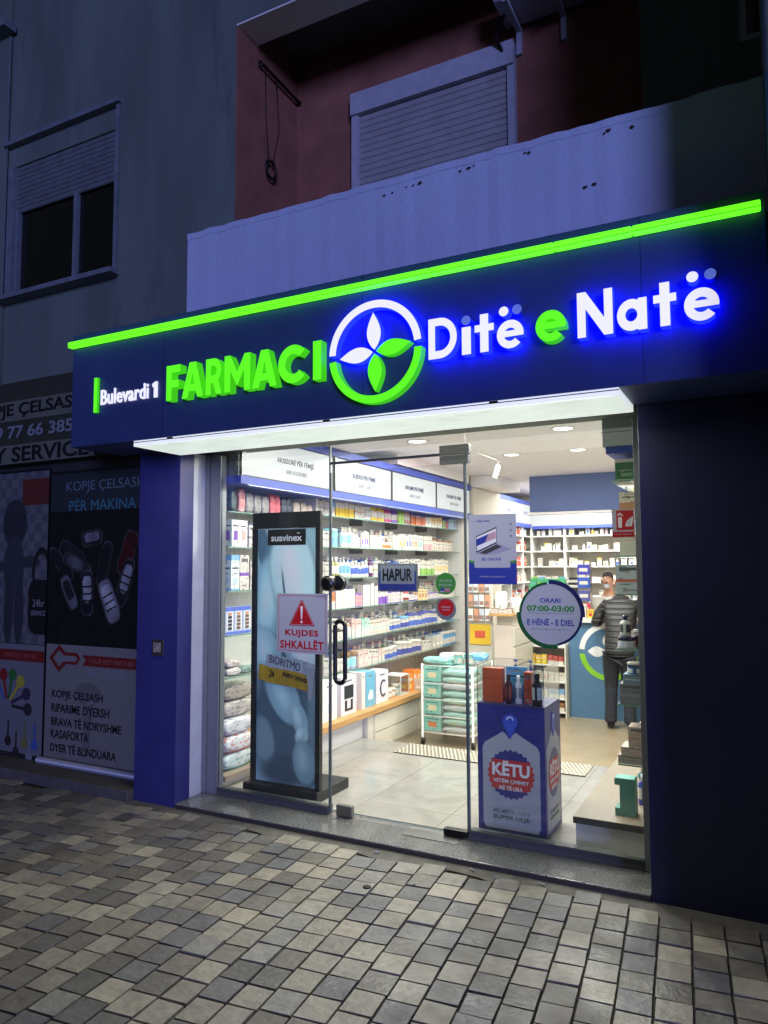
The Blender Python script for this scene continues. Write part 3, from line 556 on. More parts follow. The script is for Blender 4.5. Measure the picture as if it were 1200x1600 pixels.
struct(MB().box(-3.78, -.50, .445, 1.95, 2.62, 2.9).box(-3.78, -.50, 1.951, 8.0, 2.74, 2.9).build('ceiling', M['ceil']))
struct(MB().box(-3.78, -3.3, 2.9, 4.96, 2.64, 2.739).box(-3.3, -2.95, 5.0, 6.0, 2.60, 2.739).build('ceiling_drop', M['ceil']))
struct(MB().box(-3.78, -3.25, 4.99, 6.04, -.15, 2.59).build('wall_pier', M['wallin']))
o = struct(MB().box(-2.66, -.50, 5.45, 5.75, 2.28, 2.739).build('bulkhead', M['bluewall'])); o2 = struct(MB().box(-2.66, -.50, 5.30, 5.449, 2.235, 2.262).build('bulkhead_lip', M['ceil']))
def down(x, y, z, e, label, r=.085, tilt=0):
    t = thing('downlight', label, 'ceiling light', (x, y, z), 'round downlights in the pharmacy ceiling')
    MB().lathe([(r+.014, 0), (r+.012, -.006), (r, -.006), (r-.004, .0)], 28).build('ring', M['white'], t, True)
    l = bpy.data.lights.new('lamp', 'AREA'); l.shape = 'DISK'; l.size = 2*r-.02; l.energy = e; l.color = (1, .97, .94) if not tilt else (1, .92, .80); lo = bpy.data.objects.new('lamp', l); C.objects.link(lo); lo.parent = t; lo.location = (0, 0, -.009 if not tilt else -.06); lo.rotation_euler.x = R(tilt)
    MB().lathe([(r-.012, -.003), (r-.012, -.002)], 24).build('lens', M['lens'], t)
    return t
DL = [(-2.28, 3.50, 2.74, 40, 'left round downlight of the two bright ones seen above the door'), (-1.60, 3.50, 2.74, 40, 'right round downlight of the two bright ones, in front of the blue bulkhead')]
for a in DL: down(*a)
for x, y in ((-2.35, .95), (-1.55, .95)): down(x, y, 2.62, 27, 'round downlight added behind the glass, turned towards the street to light the paving', tilt=-27)  # unseen lamps added to throw light out onto the paving
for x, y, z in ((-2.5, 1.65, 2.62), (-1.3, 1.65, 2.62)): down(x, y, z, 20, 'round downlight added in the low front ceiling, hidden behind the canopy, lighting the paving')  # two more unseen lamps added for light spilling through the glass
for x, y in ((-2.6, 2.4), (-1.2, 2.4)): down(x, y, 2.74, 34, 'round downlight in the raised ceiling just behind the front strip')
for x, y in ((-2.9, 6.6), (-1.8, 6.6), (-2.3, 7.4), (-1.2, 7.2)): down(x, y, 2.74, 34, 'round downlight over the stock shelves behind the blue bulkhead')
t = thing('track_light', 'white spotlight hanging at the end of a thin ceiling track left of the downlights', 'track light', (-2.52, 3.4, 2.74))
MB().box(-.016, .016, -.9, .45, -.022, -.0005).build('track', M['white'], t); MB().tube([(0, .38, -.02), (0, .38, -.07)], .012, 10).tube([(0, .38, -.06), (-.035, .34, -.20)], .034, 16).build('spot', M['white'], t, True)
t = thing('spot_light', 'white tilted spotlight hanging near the right end of the canopy', 'track light', (-1.06, 2.1, 2.74))
MB().lathe([(.05, -.07), (.05, -.0005)], 18).tube([(0, 0, -.06), (0, .0, -.10)], .012, 8).tube([(-.03, -.03, -.08), (.075, .08, -.22)], .036, 16).build('spot', M['white'], t, True)
MB().lathe([(.030, 0), (.030, .003)], 16, o=(0, 0, 0)).build('lens', M['lens'], t).matrix_local = Matrix.Translation((.078, .083, -.2235)) @ Vector((.105, .11, -.14)).to_track_quat('Z', 'Y').to_matrix().to_4x4()

# ---- left wall shelving
wu = thing('wall_shelving', 'long white wall shelving with glass shelves, oak worktop and lit category signs', 'shelving', (-3.6, 2.7, 0))
def WU(mb, name, m, par=wu, bevel=0): o = mb.build(name, m, par, False, bevel); o.location = (3.6, -2.7, 0) if par is wu else (0, 0, 0); return o
WU(MB().box(-3.779, -3.76, .36, 4.98, .14, 2.19).box(-3.76, -3.45, 1.60, 1.62, .285, 2.19).box(-3.76, -3.40, 4.95, 4.985, .285, 2.61), 'back_panel', mat('shelf_back_panel', (206, 202, 198), .6))
WU(MB().box(-3.76, -3.31, .92, 2.17, .041, .229), 'base_cabinet', M['whitegloss']); WU(MB().box(-3.76, -3.45, .36, .919, .041, .094), 'low_base', M['whitegloss'])
WU(MB().box(-3.775, -3.40, .355, .919, .095, .13), 'low_ledge', M['taupe'])
WU(MB().box(-3.76, -3.275, 2.18, 4.98, -.149, .229), 'drawer_carcass', M['offwhite'])
dm = MB()
for a, b in ((2.30, 3.28), (3.29, 4.2), (4.21, 4.97)):
    for z0, z1 in ((-.10, .045), (.055, .215)): dm.box(-3.2749, -3.258, a+.004, b-.004, z0, z1)
WU(dm, 'drawer_front', M['offwhite'], bevel=.003); WU(MB().box(-3.2749, -3.262, 2.18, 2.292, -.149, .228), 'end_filler', M['offwhite'])
WU(MB().box(-3.775, -3.235, .92, 4.985, .23, .282), 'worktop', M['wood'], bevel=.004)
for z in (2.05, 1.77, 1.49, 1.21, .92, .63):
    o = WU(MB().box(-3.758, -3.445, 1.63, 4.945, z-.008, z), 'glass_shelf', [M['shelfglass'], M['gedge2']])
    for p in o.data.polygons: p.material_index = 0 if abs(p.normal.z) > .5 else 1
    bm = MB()
    for y in (1.9, 2.7, 3.5, 4.3): bm.box(-3.759, -3.60, y-.008, y+.008, z-.05, z-.0085)
    WU(bm, 'shelf_bracket', M['steel'])
for z in (2.0, 1.74, 1.42, 1.10, .80):
    o = WU(MB().box(-3.758, -3.43, .40, 1.59, z-.008, z), 'glass_shelf', [M['shelfglass'], M['gedge2']])
    for p in o.data.polygons: p.material_index = 0 if abs(p.normal.z) > .5 else 1
up = MB()
for y in (1.9, 2.7, 3.5, 4.3): up.box(-3.7599, -3.755, y-.014, y+.014, .29, 2.18)
WU(up, 'upright', M['white'])
WU(MB().box(-3.775, -3.28, .345, 4.985, 2.19, 2.245), 'lower_band', M['band']); WU(MB().box(-3.775, -3.285, .36, 4.985, 2.553, 2.615), 'upper_band', M['band'])
WU(MB().box(-3.775, -3.312, .355, 4.985, 2.246, 2.552), 'sign_carcass', M['alu'])
for a, b, s, s2, cy, wt in ((.372, 1.60, 'AKSESORË PËR FËMIJË', 'BABY ACCESSORIES', 1.06, .52), (1.66, 2.745, 'KUJDESI PËR FËMIJË', 'BABY CARE', 2.19, .44), (2.765, 3.875, 'USHQIME PËR FËMIJË', 'BABY FOOD', 3.30, .47), (3.895, 4.96, 'USHQIME PËR FËMIJË', 'BABY FOOD', 4.42, .47)):
    p = WU(MB().box(-3.311, -3.297, a+.012, b-.012, 2.258, 2.542), 'lit_sign', M['lightpanel'])
    text('lettering', s, frame('X', -3.2965, cy, 2.415), wt, .060, M['inknavy'], p, .0015, bold=.014); text('lettering', s2, frame('X', -3.2965, cy+.01, 2.335), wt*.55, .032, M['inkgrey'], p, .0015)
    WU(MB().box(-3.3115, -3.294, a, a+.011, 2.25, 2.55).box(-3.3115, -3.294, b-.011, b, 2.25, 2.55), 'sign_frame', M['steel'])
strip('added_strip', wu, (-3.335+3.6, 0, 2.186), .02, 4.4, 13, (.95, .97, 1), 0, R(-32))  # strip lamp added under the sign band to brighten the shelves
# ---- second unit and the back wall stock shelves
u2 = thing('stock_shelving', 'white stock shelving with lit header signs along the back wall', 'shelving', (-3, 7.5, -.15))
def U2(mb, name, m): o = mb.build(name, m, u2); o.location = (3, -7.5, .15); return o
U2(MB().box(-3.779, -3.30, 6.05, 7.99, 2.55, 2.61), 'upper_band', M['band']); U2(MB().box(-3.779, -3.31, 6.05, 7.99, 2.246, 2.549), 'sign_carcass', M['white'])
for a, b in ((6.07, 6.95), (6.98, 7.97)):
    p = U2(MB().box(-3.309, -3.297, a, b, 2.26, 2.54), 'lit_sign', M['lightpanel'])
    text('lettering', 'DERMA' if a < 6.5 else 'VITAMINA', frame('X', -3.2962, (a+b)/2, 2.41), .34, .05, M['stickblue'], p, .0008, bold=.012)
U2(MB().box(-3.779, -3.29, 6.05, 7.99, 2.19, 2.245), 'lower_band', M['band'])
vv = MB()
for y in (6.05, 6.68, 7.30): vv.box(-3.76, -3.31, y, y+.03, -.149, 2.189)
for x in (-3.31, -2.78, -1.62, -.56): vv.box(x, x+.035, 7.70, 7.985, -.149, 2.40)
U2(vv, 'divider', M['white'])
U2(MB().box(-3.779, -3.765, 6.08, 7.99, -.149, 2.189).box(-3.30, -.52, 7.986, 7.998, -.149, 2.41), 'back_panel', mat('stock_back', (196, 188, 176), .6))
SZ = (2.06, 1.82, 1.58, 1.34, 1.08, .82, .55)
for z in SZ:
    U2(MB().box(-3.76, -3.31, 6.081, 6.679, z-.018, z).box(-3.76, -3.31, 6.711, 7.299, z-.018, z).box(-3.76, -3.31, 7.331, 7.70, z-.018, z), 'side_shelf', M['white'])
    U2(MB().box(-3.27, -2.781, 7.68, 7.985, z-.018, z).box(-2.744, -1.621, 7.68, 7.985, z-.018, z).box(-1.584, -.561, 7.68, 7.985, z-.018, z), 'shelf', M['white'])
for a, b in ((-3.27, -2.79), (-2.74, -1.63), (-1.58, -.57)):
    p = U2(MB().box(a, b, 7.675, 7.985, 2.22, 2.42), 'lit_sign', M['lightpanel'])
    if b > -2: text('lettering', 'SUPLEMENTE USHQIMORE', frame('Y', (a+b)/2, 7.674, 2.36), .55, .04, M['stickblue'], p, .0008, bold=.01); text('lettering', 'FOOD SUPPLEMENTS', frame('Y', (a+b)/2, 7.674, 2.29), .4, .025, M['inkgrey'], p, .0008)
U2(MB().box(-3.27, -.52, 7.67, 7.985, 2.17, 2.215), 'blue_strip', M['band'])

# ---- products -------------------------------------------------------------------------------
WH = (214, 208, 196); CACHE = {}; CMB = {}; LAST = [None]; STOCK = MB()
def cell_colour(style, base, acc, u, v):          # u,v in 0..1 on a carton side
    tx = tuple(c*.45 for c in acc) if max(acc) > 90 else acc
    if style == 'band':
        if v > .84 or v < .07: return acc
        if .58 < v < .66 and .15 < u < .85: return tx
        if .46 < v < .5 and .25 < u < .75: return (150, 150, 155)
        if .18 < v < .34 and .3 < u < .7: return tuple((a+b)/2 for a, b in zip(acc, base))
    elif style == 'half':
        if v < .45: return acc
        if .68 < v < .76 and .15 < u < .85: return tx
        if .84 < v < .88 and .3 < u < .7: return (150, 150, 155)
    elif style == 'patch':
        if .25 < v < .62 and .2 < u < .8: return acc
        if .74 < v < .82 and .15 < u < .85: return (70, 74, 84)
    elif style == 'line':
        if .82 < v < .88 and .15 < u < .85: return (90, 92, 100)
        if .40 < v < .50: return acc
        if .12 < v < .16 and .2 < u < .8: return (140, 140, 145)
    elif style == 'full':
        if .62 < v < .74 and .15 < u < .85: return WH
        if .2 < v < .4 and .3 < u < .7: return tuple(min(255, c*1.25+20) for c in acc)
        return acc
    return base
def carton(w, d, h, base, acc, style):
    mb = MB(); nu, nv = 8, 20; rr = random.Random(str((w, h, base, acc, style)))
    cs = [(-d/2, -w/2), (d/2, -w/2), (d/2, w/2), (-d/2, w/2)]
    for k in range(4):
        a, b = cs[k], cs[(k+1) % 4]
        for i in range(nu):
            for j in range(nv):
                u0, u1, v0, v1 = i/nu, (i+1)/nu, j/nv, (j+1)/nv
                P = lambda u, v: (a[0]+(b[0]-a[0])*u, a[1]+(b[1]-a[1])*u, v*h)
                cc = cell_colour(style, base, acc, (u0+u1)/2, (v0+v1)/2)
                if 0 < i < nu-1 and style != 'plain' and cc == base and rr.random() < (.30 if j % 3 == 0 else .06): cc = rr.choice((tuple(int(q*.72) for q in base), tuple((q+s_)//2 for q, s_ in zip(base, acc)), (120, 124, 132)))
                mb.quad(P(u0, v0), P(u1, v0), P(u1, v1), P(u0, v1), 0, lin(cc))
    mb.quad((-d/2, -w/2, h), (d/2, -w/2, h), (d/2, w/2, h), (-d/2, w/2, h), 0, lin(base)); mb.quad((-d/2, w/2, 0), (d/2, w/2, 0), (d/2, -w/2, 0), (-d/2, -w/2, 0), 0, lin(base))
    LAST[0] = mb
    return mb.mesh('carton', M['gloss'])
def bottle(r, h, body, lab, cap, kind='bottle'):
    mb = MB(); k = 14
    if kind == 'pump': prof = [(r*.96, 0), (r, .01), (r, h*.22), (r, h*.6), (r*.98, h*.68), (r*.5, h*.74), (r*.3, h*.76), (r*.34, h*.78), (r*.34, h*.86), (r*.1, h*.865), (r*.1, h*.95), (r*.45, h*.955), (r*.45, h)]; capi = 6
    elif kind == 'tube': prof = [(r*.8, 0), (r*.8, h*.16), (r, h*.17), (r, h*.35), (r*.95, h*.7), (r*.6, h*.95), (r*.3, h)]; capi = 0
    elif kind == 'tin': prof = [(r, 0), (r, h*.1), (r, h*.5), (r, h*.82), (r*1.03, h*.83), (r*1.03, h*.97), (r*.95, h)]; capi = 3
    elif kind == 'jar': prof = [(r, 0), (r, h*.2), (r, h*.6), (r*.95, h*.68), (r*1.02, h*.69), (r*1.02, h*.98), (r*.97, h)]; capi = 3
    else: prof = [(r*.96, 0), (r, .008), (r, h*.2), (r, h*.58), (r*.95, h*.68), (r*.45, h*.78), (r*.45, h*.80), (r*.5, h*.81), (r*.5, h)]; capi = 5
    if kind == 'tube':
        cf = lambda i, j: lin(cap) if i <= 1 else (lin(lab) if i == 3 else lin(body))
    else: cf = lambda i, j: lin(cap) if i >= capi else (lin(lab) if (i == (1 if kind in ('tin', 'jar') else 2) and j % 7 not in (3,)) else lin(body))
    mb.lathe(prof, k, 0, cf); return mb.mesh('bottle', M['plastic'], True)
def pack(w, d, h, base, acc, seed=0, name='pack'):   # soft bulging pack
    mb = MB(); rr = random.Random(seed); nx, ny, nz = 6, 14, 9; idx = {}
    def P(i, j, k):
        if (i, j, k) not in idx:
            x, y, z = i/nx*2-1, j/ny*2-1, k/nz*2-1
            bx = 1-.10*(y*y*z*z)-.05*abs(y)**3-.06*abs(z)**4; by = 1-.10*(x*x*z*z)-.05*abs(z)**4; bz = 1-.13*abs(y)**3-.08*abs(x)**3
            idx[(i, j, k)] = len(mb.v); mb.v.append((x*bx*d/2+rr.uniform(-.002, .002), y*by*w/2+rr.uniform(-.002, .002), h/2+z*bz*h/2*(1)+rr.uniform(-.0015, .0015) if k not in (0,) else h/2+z*h/2*bz))
        return idx[(i, j, k)]
    def F(q, side, row_=0):
        mb.f.append(tuple(q)); mb.m.append(0); t = rr.random(); c = base
        if side == 1 and row_ % 3 == 1 and t < .5: c = tuple((a_+b_)//2 for a_, b_ in zip(acc, base))
        elif side == 1 and row_ % 3 == 2 and t < .3: c = tuple(int(b_*.72) for b_ in base)
        elif side == 1 and row_ == 0: c = acc
        elif side == 2 and t < .12: c = acc
        mb.c.append(lin(c))
    for j in range(ny):
        for k in range(nz):
            F((P(nx, j, k), P(nx, j+1, k), P(nx, j+1, k+1), P(nx, j, k+1)), 1, k); F((P(0, j+1, k), P(0, j, k), P(0, j, k+1), P(0, j+1, k+1)), 1, k)
    for i in range(nx):
        for k in range(nz):
            F((P(i, 0, k), P(i+1, 0, k), P(i+1, 0, k+1), P(i, 0, k+1)), 1, k); F((P(i+1, ny, k), P(i, ny, k), P(i, ny, k+1), P(i+1, ny, k+1)), 1, k)
        for j in range(ny):
            F((P(i, j, nz), P(i+1, j, nz), P(i+1, j+1, nz), P(i, j+1, nz)), 2); F((P(i, j+1, 0), P(i+1, j+1, 0), P(i+1, j, 0), P(i, j, 0)), 2)
    return mb.mesh(name, M['gloss'], True)
def variant(key):
    if key in CACHE: return CACHE[key]
    k = key[0]
    if k == 'carton': me = carton(*key[1:]); CMB[key] = LAST[0]
    elif k == 'pack': me = pack(*key[1:])
    else: me = bottle(*key[1:], kind=k)
    CACHE[key] = me; return me
def width(key): return key[1] if key[0] in ('carton', 'pack') else key[1]*2
KN = {'carton': 'carton', 'pack': 'soft_pack', 'pump': 'pump_bottle', 'tube': 'tube', 'tin': 'tin', 'jar': 'jar', 'bottle': 'bottle'}
KC = {'carton': 'box', 'pack': 'pack', 'pump': 'bottle', 'tube': 'tube', 'tin': 'tin', 'jar': 'jar', 'bottle': 'bottle'}
rp = random.Random(11); NPROD = 0
def put(key, x, y, z, desc, where, rz=0, single=False, group=None, stuff=False):
    global NPROD; NPROD += 1
    me = variant(key)
    if stuff and key[0] == 'carton':          # beyond the 300 largest boxes: one mass of stock
        b = CMB[key]; n = len(STOCK.v); ca, sa = math.cos(rz), math.sin(rz)
        STOCK.v += [(x+v[0]*ca-v[1]*sa, y+v[0]*sa+v[1]*ca, z+v[2]) for v in b.v]; STOCK.f += [tuple(n+i for i in f) for f in b.f]; STOCK.m += b.m; STOCK.c += b.c; return
    o = bpy.data.objects.new(KN[key[0]], me); C.objects.link(o); o.location = (x, y, z); o.rotation_euler.z = rz; o.scale.z = 1 if single else rp.choice((1, 1, 1, .93, 1.06))
    tag(o, (desc+' '+where)[:200], KC[key[0]], None if single else (group or desc+' '+where)); return o
def row(items, y, z, where, xf=-3.475, gap=.006, axis='y', yend=99):
    # items: (key, n, desc); placed side by side from y on
    for key, n, desc in items:
        wd = width(key); dp = key[2] if key[0] in ('carton', 'pack') else wd
        for i in range(n):
            if y+wd > yend: return y
            j = rp.uniform(-.006, .006)
            if axis == 'y': put(key, xf-dp/2+j, y+wd/2, z, desc, where, rp.uniform(-.05, .05), n == 1)
            else: put(key, y+wd/2, xf+dp/2+j, z, desc, where, -math.pi/2+rp.uniform(-.05, .05), n == 1)
            y += wd+gap+rp.uniform(0, .004)
        y += rp.uniform(.004, .016)
    return y
c_ = lambda w, h, b, a, s, d=.07: ('carton', w, d, h, b, a, s)
YL, OR, TL, PU, MG, GN, BL, LB, PK, RD, NV, BR, OL, AQ = (232, 190, 60), (214, 112, 54), (100, 176, 166), (124, 84, 172), (206, 76, 130), (134, 180, 84), (82, 104, 178), (120, 170, 212), (214, 160, 160), (190, 66, 54), (74, 82, 150), (150, 96, 50), (150, 150, 90), (150, 214, 206)
on = lambda k: 'on the %s glass shelf of the left wall' % k
row([(c_(.05, .19, (110, 180, 230), WH, 'half'), 1, 'light blue and white tall box'), (c_(.05, .185, WH, YL, 'half'), 6, 'tall white and yellow box'), (c_(.055, .16, WH, (200, 160, 140), 'line'), 3, 'plain white box'), (c_(.055, .155, WH, BL, 'band'), 2, 'white box with blue top'),
     (('bottle', .034, .18, YL, WH, YL), 4, 'yellow shampoo bottle'), (('bottle', .032, .165, MG, WH, MG), 2, 'magenta shampoo bottle'), (('bottle', .032, .165, PU, WH, PU), 2, 'purple shampoo bottle'), (('bottle', .036, .175, GN, (190, 220, 120), GN), 2, 'green shampoo bottle'), (('tube', .03, .14, PK, WH, PK), 2, 'pink tube standing on its cap'),
     (c_(.085, .115, OR, NV, 'band'), 4, 'orange carton with navy top band'), (c_(.07, .11, TL, WH, 'full'), 2, 'teal carton'), (c_(.075, .12, (240, 200, 120), WH, 'half'), 4, 'pale yellow carton with white base'), (c_(.08, .11, GN, NV, 'band'), 1, 'green carton with navy top'), (c_(.08, .11, RD, NV, 'band'), 1, 'red orange carton with navy top'),
     (c_(.105, .14, (170, 196, 220), NV, 'band', .1), 9, 'pale blue food carton with navy band')], 1.90, 2.05, on('topmost'), yend=4.93)
row([(('tin', .085, .17, AQ, LB, AQ), 1, 'round aqua gift tin'), (('pump', .03, .19, WH, AQ, WH), 3, 'white and aqua pump bottle'), (('pump', .028, .17, WH, WH, WH), 2, 'white pump bottle'), (c_(.05, .16, WH, PU, 'patch'), 3, 'white box with purple patch'), (c_(.055, .13, WH, PK, 'patch'), 4, 'white box with pink patch'), (('jar', .035, .07, WH, OR, WH), 3, 'small white jar'),
     (c_(.06, .15, BL, WH, 'full'), 2, 'solid blue carton'), (c_(.07, .165, WH, YL, 'patch'), 2, 'white carton with yellow patch'), (c_(.07, .165, WH, BL, 'patch'), 2, 'white carton with blue patch'), (c_(.07, .165, WH, OR, 'patch'), 2, 'white carton with orange patch'), (c_(.07, .165, WH, TL, 'patch'), 2, 'white carton with teal patch'), (c_(.07, .165, WH, PK, 'half'), 3, 'white and pink carton'), (c_(.12, .13, WH, BR, 'band', .1), 7, 'wide white carton with brown top')], 1.90, 1.77, on('second'), yend=4.93)
row([(('bottle', .035, .19, OL, WH, WH), 2, 'olive oil bottle with white cap'), (('pump', .03, .18, WH, LB, WH), 3, 'white pump bottle with blue label'), (('bottle', .03, .15, WH, BL, WH), 5, 'white bottle with blue label'), (('bottle', .026, .19, (90, 40, 90), WH, (90, 40, 90)), 1, 'slim plum coloured bottle'), (c_(.05, .15, WH, OL, 'line'), 3, 'white box with olive line'), (('bottle', .028, .12, WH, WH, WH), 4, 'small plain white bottle'),
     (c_(.055, .15, WH, BL, 'band'), 2, 'white box with blue top'), (c_(.07, .17, WH, (180, 190, 200), 'line'), 7, 'tall white box with grey line'), (c_(.07, .165, WH, GN, 'half'), 5, 'white box with green foot'), (c_(.065, .17, WH, YL, 'patch'), 6, 'white box with yellow picture')], 1.90, 1.49, on('third'), yend=4.93)
row([(c_(.06, .15, OR, WH, 'half'), 1, 'orange and white carton'), (c_(.11, .17, PU, WH, 'full', .09), 3, 'wide purple carton'), (c_(.06, .13, PK, PU, 'band'), 2, 'pink carton with purple top'), (c_(.07, .20, PU, WH, 'full'), 4, 'tall purple carton'), (c_(.045, .16, WH, PU, 'half'), 4, 'slim white and purple box'), (c_(.05, .12, WH, PU, 'band'), 6, 'small white box with purple top'), (('tube', .024, .12, RD, WH, WH), 3, 'red and white tube'), (('jar', .03, .06, PU, WH, WH), 3, 'tiny purple jar'),
     (c_(.07, .12, (230, 200, 150), BR, 'patch'), 3, 'cream carton with brown picture'), (c_(.05, .07, WH, PU, 'band'), 8, 'low white carton with violet band'), (c_(.065, .15, (200, 214, 120), WH, 'half'), 5, 'lime and white carton'), (c_(.07, .14, WH, LB, 'band'), 6, 'white carton with light blue band')], 1.90, 1.21, on('fourth'), yend=4.93)
row([(c_(.10, .20, WH, (60, 60, 64), 'line', .09), 2, 'tall white device box'), (('bottle', .03, .14, (190, 200, 200), WH, (230, 180, 140)), 2, 'clear bottle with peach cap'), (c_(.05, .17, (236, 196, 186), WH, 'half'), 3, 'pale pink cosmetic box'), (c_(.05, .17, (176, 216, 196), WH, 'half'), 3, 'mint cosmetic box'), (c_(.05, .13, (236, 214, 196), AQ, 'line'), 7, 'low peach cosmetic box'),
     (('tin', .045, .11, WH, BL, WH), 3, 'white milk tin with blue label'), (('tin', .045, .13, WH, NV, LB), 2, 'white milk tin with pale blue lid'), (('tin', .05, .15, WH, BL, NV), 7, 'tall milk tin with navy lid'), (c_(.11, .16, LB, WH, 'full', .09), 2, 'light blue milk carton'), (('tin', .05, .15, (120, 180, 230), WH, WH), 5, 'light blue milk tin')], 1.90, .92, on('fifth'), yend=4.93)
row([(('jar', .04, .12, (220, 210, 190), WH, WH), 3, 'cream coloured jar'), (('jar', .045, .16, (205, 214, 218), AQ, (150, 120, 90)), 2, 'clear storage jar with brown lid'), (c_(.10, .15, (226, 190, 176), WH, 'patch', .09), 2, 'rose carton with round window'), (c_(.06, .14, WH, PK, 'line'), 3, 'white carton with pink line'), (c_(.05, .12, (228, 200, 190), WH, 'half'), 2, 'pale rose carton'),
     (('tin', .05, .12, WH, BL, WH), 3, 'short white tin with blue label'), (('tin', .055, .15, WH, NV, WH), 5, 'tall white tin with navy label'), (c_(.13, .11, WH, (200, 200, 205), 'line', .1), 2, 'stacked plain white tray pack'), (c_(.10, .15, (96, 156, 220), WH, 'full', .09), 3, 'blue milk powder carton'), (('tin', .05, .16, (120, 180, 230), WH, WH), 5, 'light blue milk tin')], 1.90, .63, on('sixth'), yend=4.93)
for z, n_ in ((2.05, 'topmost'), (1.77, 'second'), (1.49, 'third'), (1.21, 'fourth'), (.92, 'fifth'), (.63, 'sixth')): row([(c_(.09, .15, (186, 180, 172), (140, 140, 144), 'line'), 2, 'greyish carton nearest the banner')], 1.67, z, on(n_))
def devbox(w, d, h, col, pic):
    mb = MB(); mb.box(-d/2, d/2, -w/2, w/2, 0, h, 0, lin(col))
    if pic == 'monitor':
        mb.box(d/2+.0005, d/2+.002, -w*.3, w*.3, h*.42, h*.76, 0, lin((40, 42, 46))).box(d/2+.0005, d/2+.002, -w*.26, -w*.12, h*.1, h*.38, 0, lin((40, 42, 46))).box(d/2+.0005, d/2+.002, w*.12, w*.26, h*.1, h*.38, 0, lin((40, 42, 46))).box(d/2+.0005, d/2+.002, -w*.12, w*.12, h*.1, h*.16, 0, lin((40, 42, 46)))
    if pic == 'arc':
        mb.tube([(d/2+.002, w*.12+.24*w*math.cos(a)-w*.05, h*.45+.24*h*math.sin(a)) for a in [math.radians(60+q*20) for q in range(13)]], .009, 6, 0, lin((44, 44, 50)))
    if pic == 'car': mb.box(d/2+.0005, d/2+.002, -w*.3, w*.3, h*.2, h*.36, 0, lin((220, 225, 228))).box(d/2+.0005, d/2+.002, -w*.15, w*.25, h*.36, h*.46, 0, lin((220, 225, 228)))
    mb.box(d/2+.0005, d/2+.002, -w*.2, w*.2, h*.86, h*.9, 0, lin((120, 124, 130)))
    return mb.mesh('carton', M['gloss'])
cw = 'on the oak worktop'
for y, w_, h_, col, pic, lab in ((1.35, .24, .30, (225, 226, 230), '', 'large plain white box nearest the banner'), (1.63, .24, .33, (236, 232, 228), 'car', 'large white box left of the monitor box'), (1.955, .27, .335, (228, 222, 226), 'monitor', 'large white box showing a dark monitor device'), (2.225, .07, .33, (232, 222, 214), '', 'narrow cream box between monitor box and blue box'), (2.36, .17, .325, (110, 178, 206), 'car', 'turquoise blue box with white print'), (2.60, .25, .30, (228, 224, 232), 'arc', 'white box showing a dark curved clasp')):
    o = bpy.data.objects.new('device_box', devbox(w_, .16, h_, col, pic)); C.objects.link(o); o.location = (-3.33-.08, y, .282); tag(o, lab+' '+cw, 'box')
row([(('jar', .045, .09, (226, 190, 160), WH, WH), 2, 'peach jar'), (('jar', .05, .12, AQ, WH, WH), 1, 'aqua jar')], 2.76, .282, cw, xf=-3.34)
t = thing('acrylic_cube', 'clear acrylic display cube with white edges on the oak worktop', 'display case', (-3.42, 3.08, .282))
MB().box(-.10, .10, -.10, .10, .19, .20).box(-.10, .10, -.10, .10, 0, .012).build('end_plate', M['white'], t); MB().box(.094, .10, -.10, .10, .012, .19).box(-.10, -.094, -.10, .10, .012, .19).box(-.094, .094, -.10, -.094, .012, .19).build('clear_wall', M['acryl'], t)
MB().box(.094, .102, -.102, -.092, .012, .19).box(.094, .102, .092, .102, .012, .19).build('edge', M['white'], t)
row([(c_(.10, .20, OR, (240, 150, 60), 'full', .12), 3, 'orange snack carton'), (c_(.09, .17, RD, YL, 'full', .12), 3, 'red and yellow snack carton'), (c_(.10, .14, YL, OR, 'half', .12), 4, 'yellow snack carton'), (c_(.10, .17, WH, OR, 'half', .12), 5, 'white and orange snack carton')], 3.20, .282, cw, xf=-3.33, yend=4.9)
row([(c_(.09, .13, OR, WH, 'full', .10), 1, 'lower orange carton in front'), (c_(.09, .08, GN, OR, 'half', .10), 1, 'small green and orange carton')], 3.34, .282, cw+' by its front edge', xf=-3.245)
pool = [(c_(.06, .19, WH, LB, 'line'), 'tall white box with light blue line'), (c_(.055, .18, WH, PK, 'band'), 'tall white box with pink ends'), (c_(.07, .20, (232, 222, 206), BR, 'patch'), 'tall cream box with brown picture'), (('pump', .028, .20, WH, AQ, WH), 'tall white pump bottle'), (c_(.08, .17, (214, 224, 232), BL, 'band'), 'pale blue box'), (('bottle', .03, .19, (226, 214, 190), WH, WH), 'cream bottle with white cap'), (c_(.05, .20, WH, GN, 'patch'), 'slim white box with green picture'), (c_(.09, .16, (236, 226, 232), PU, 'line'), 'pale lilac box')]
for zi, z in enumerate((2.05, 1.77, 1.49, 1.21, .92, .63)):
    y = 1.70
    while y < 4.84:
        key, ds = rp.choice(pool); wd = width(key)
        if zi == 0: key = key[:3]+(.15,)+key[4:] if key[0] == 'carton' else key[:2]+(.16,)+key[3:]
        if rp.random() < .8: put(key, -3.66+rp.uniform(-.012, .012), y+wd/2, z, ds, 'in the back row of the %s glass shelf' % ('topmost', 'second', 'third', 'fourth', 'fifth', 'sixth')[zi], rp.uniform(-.08, .08), stuff=True)
        y += wd+rp.choice((.006, .01, .03))
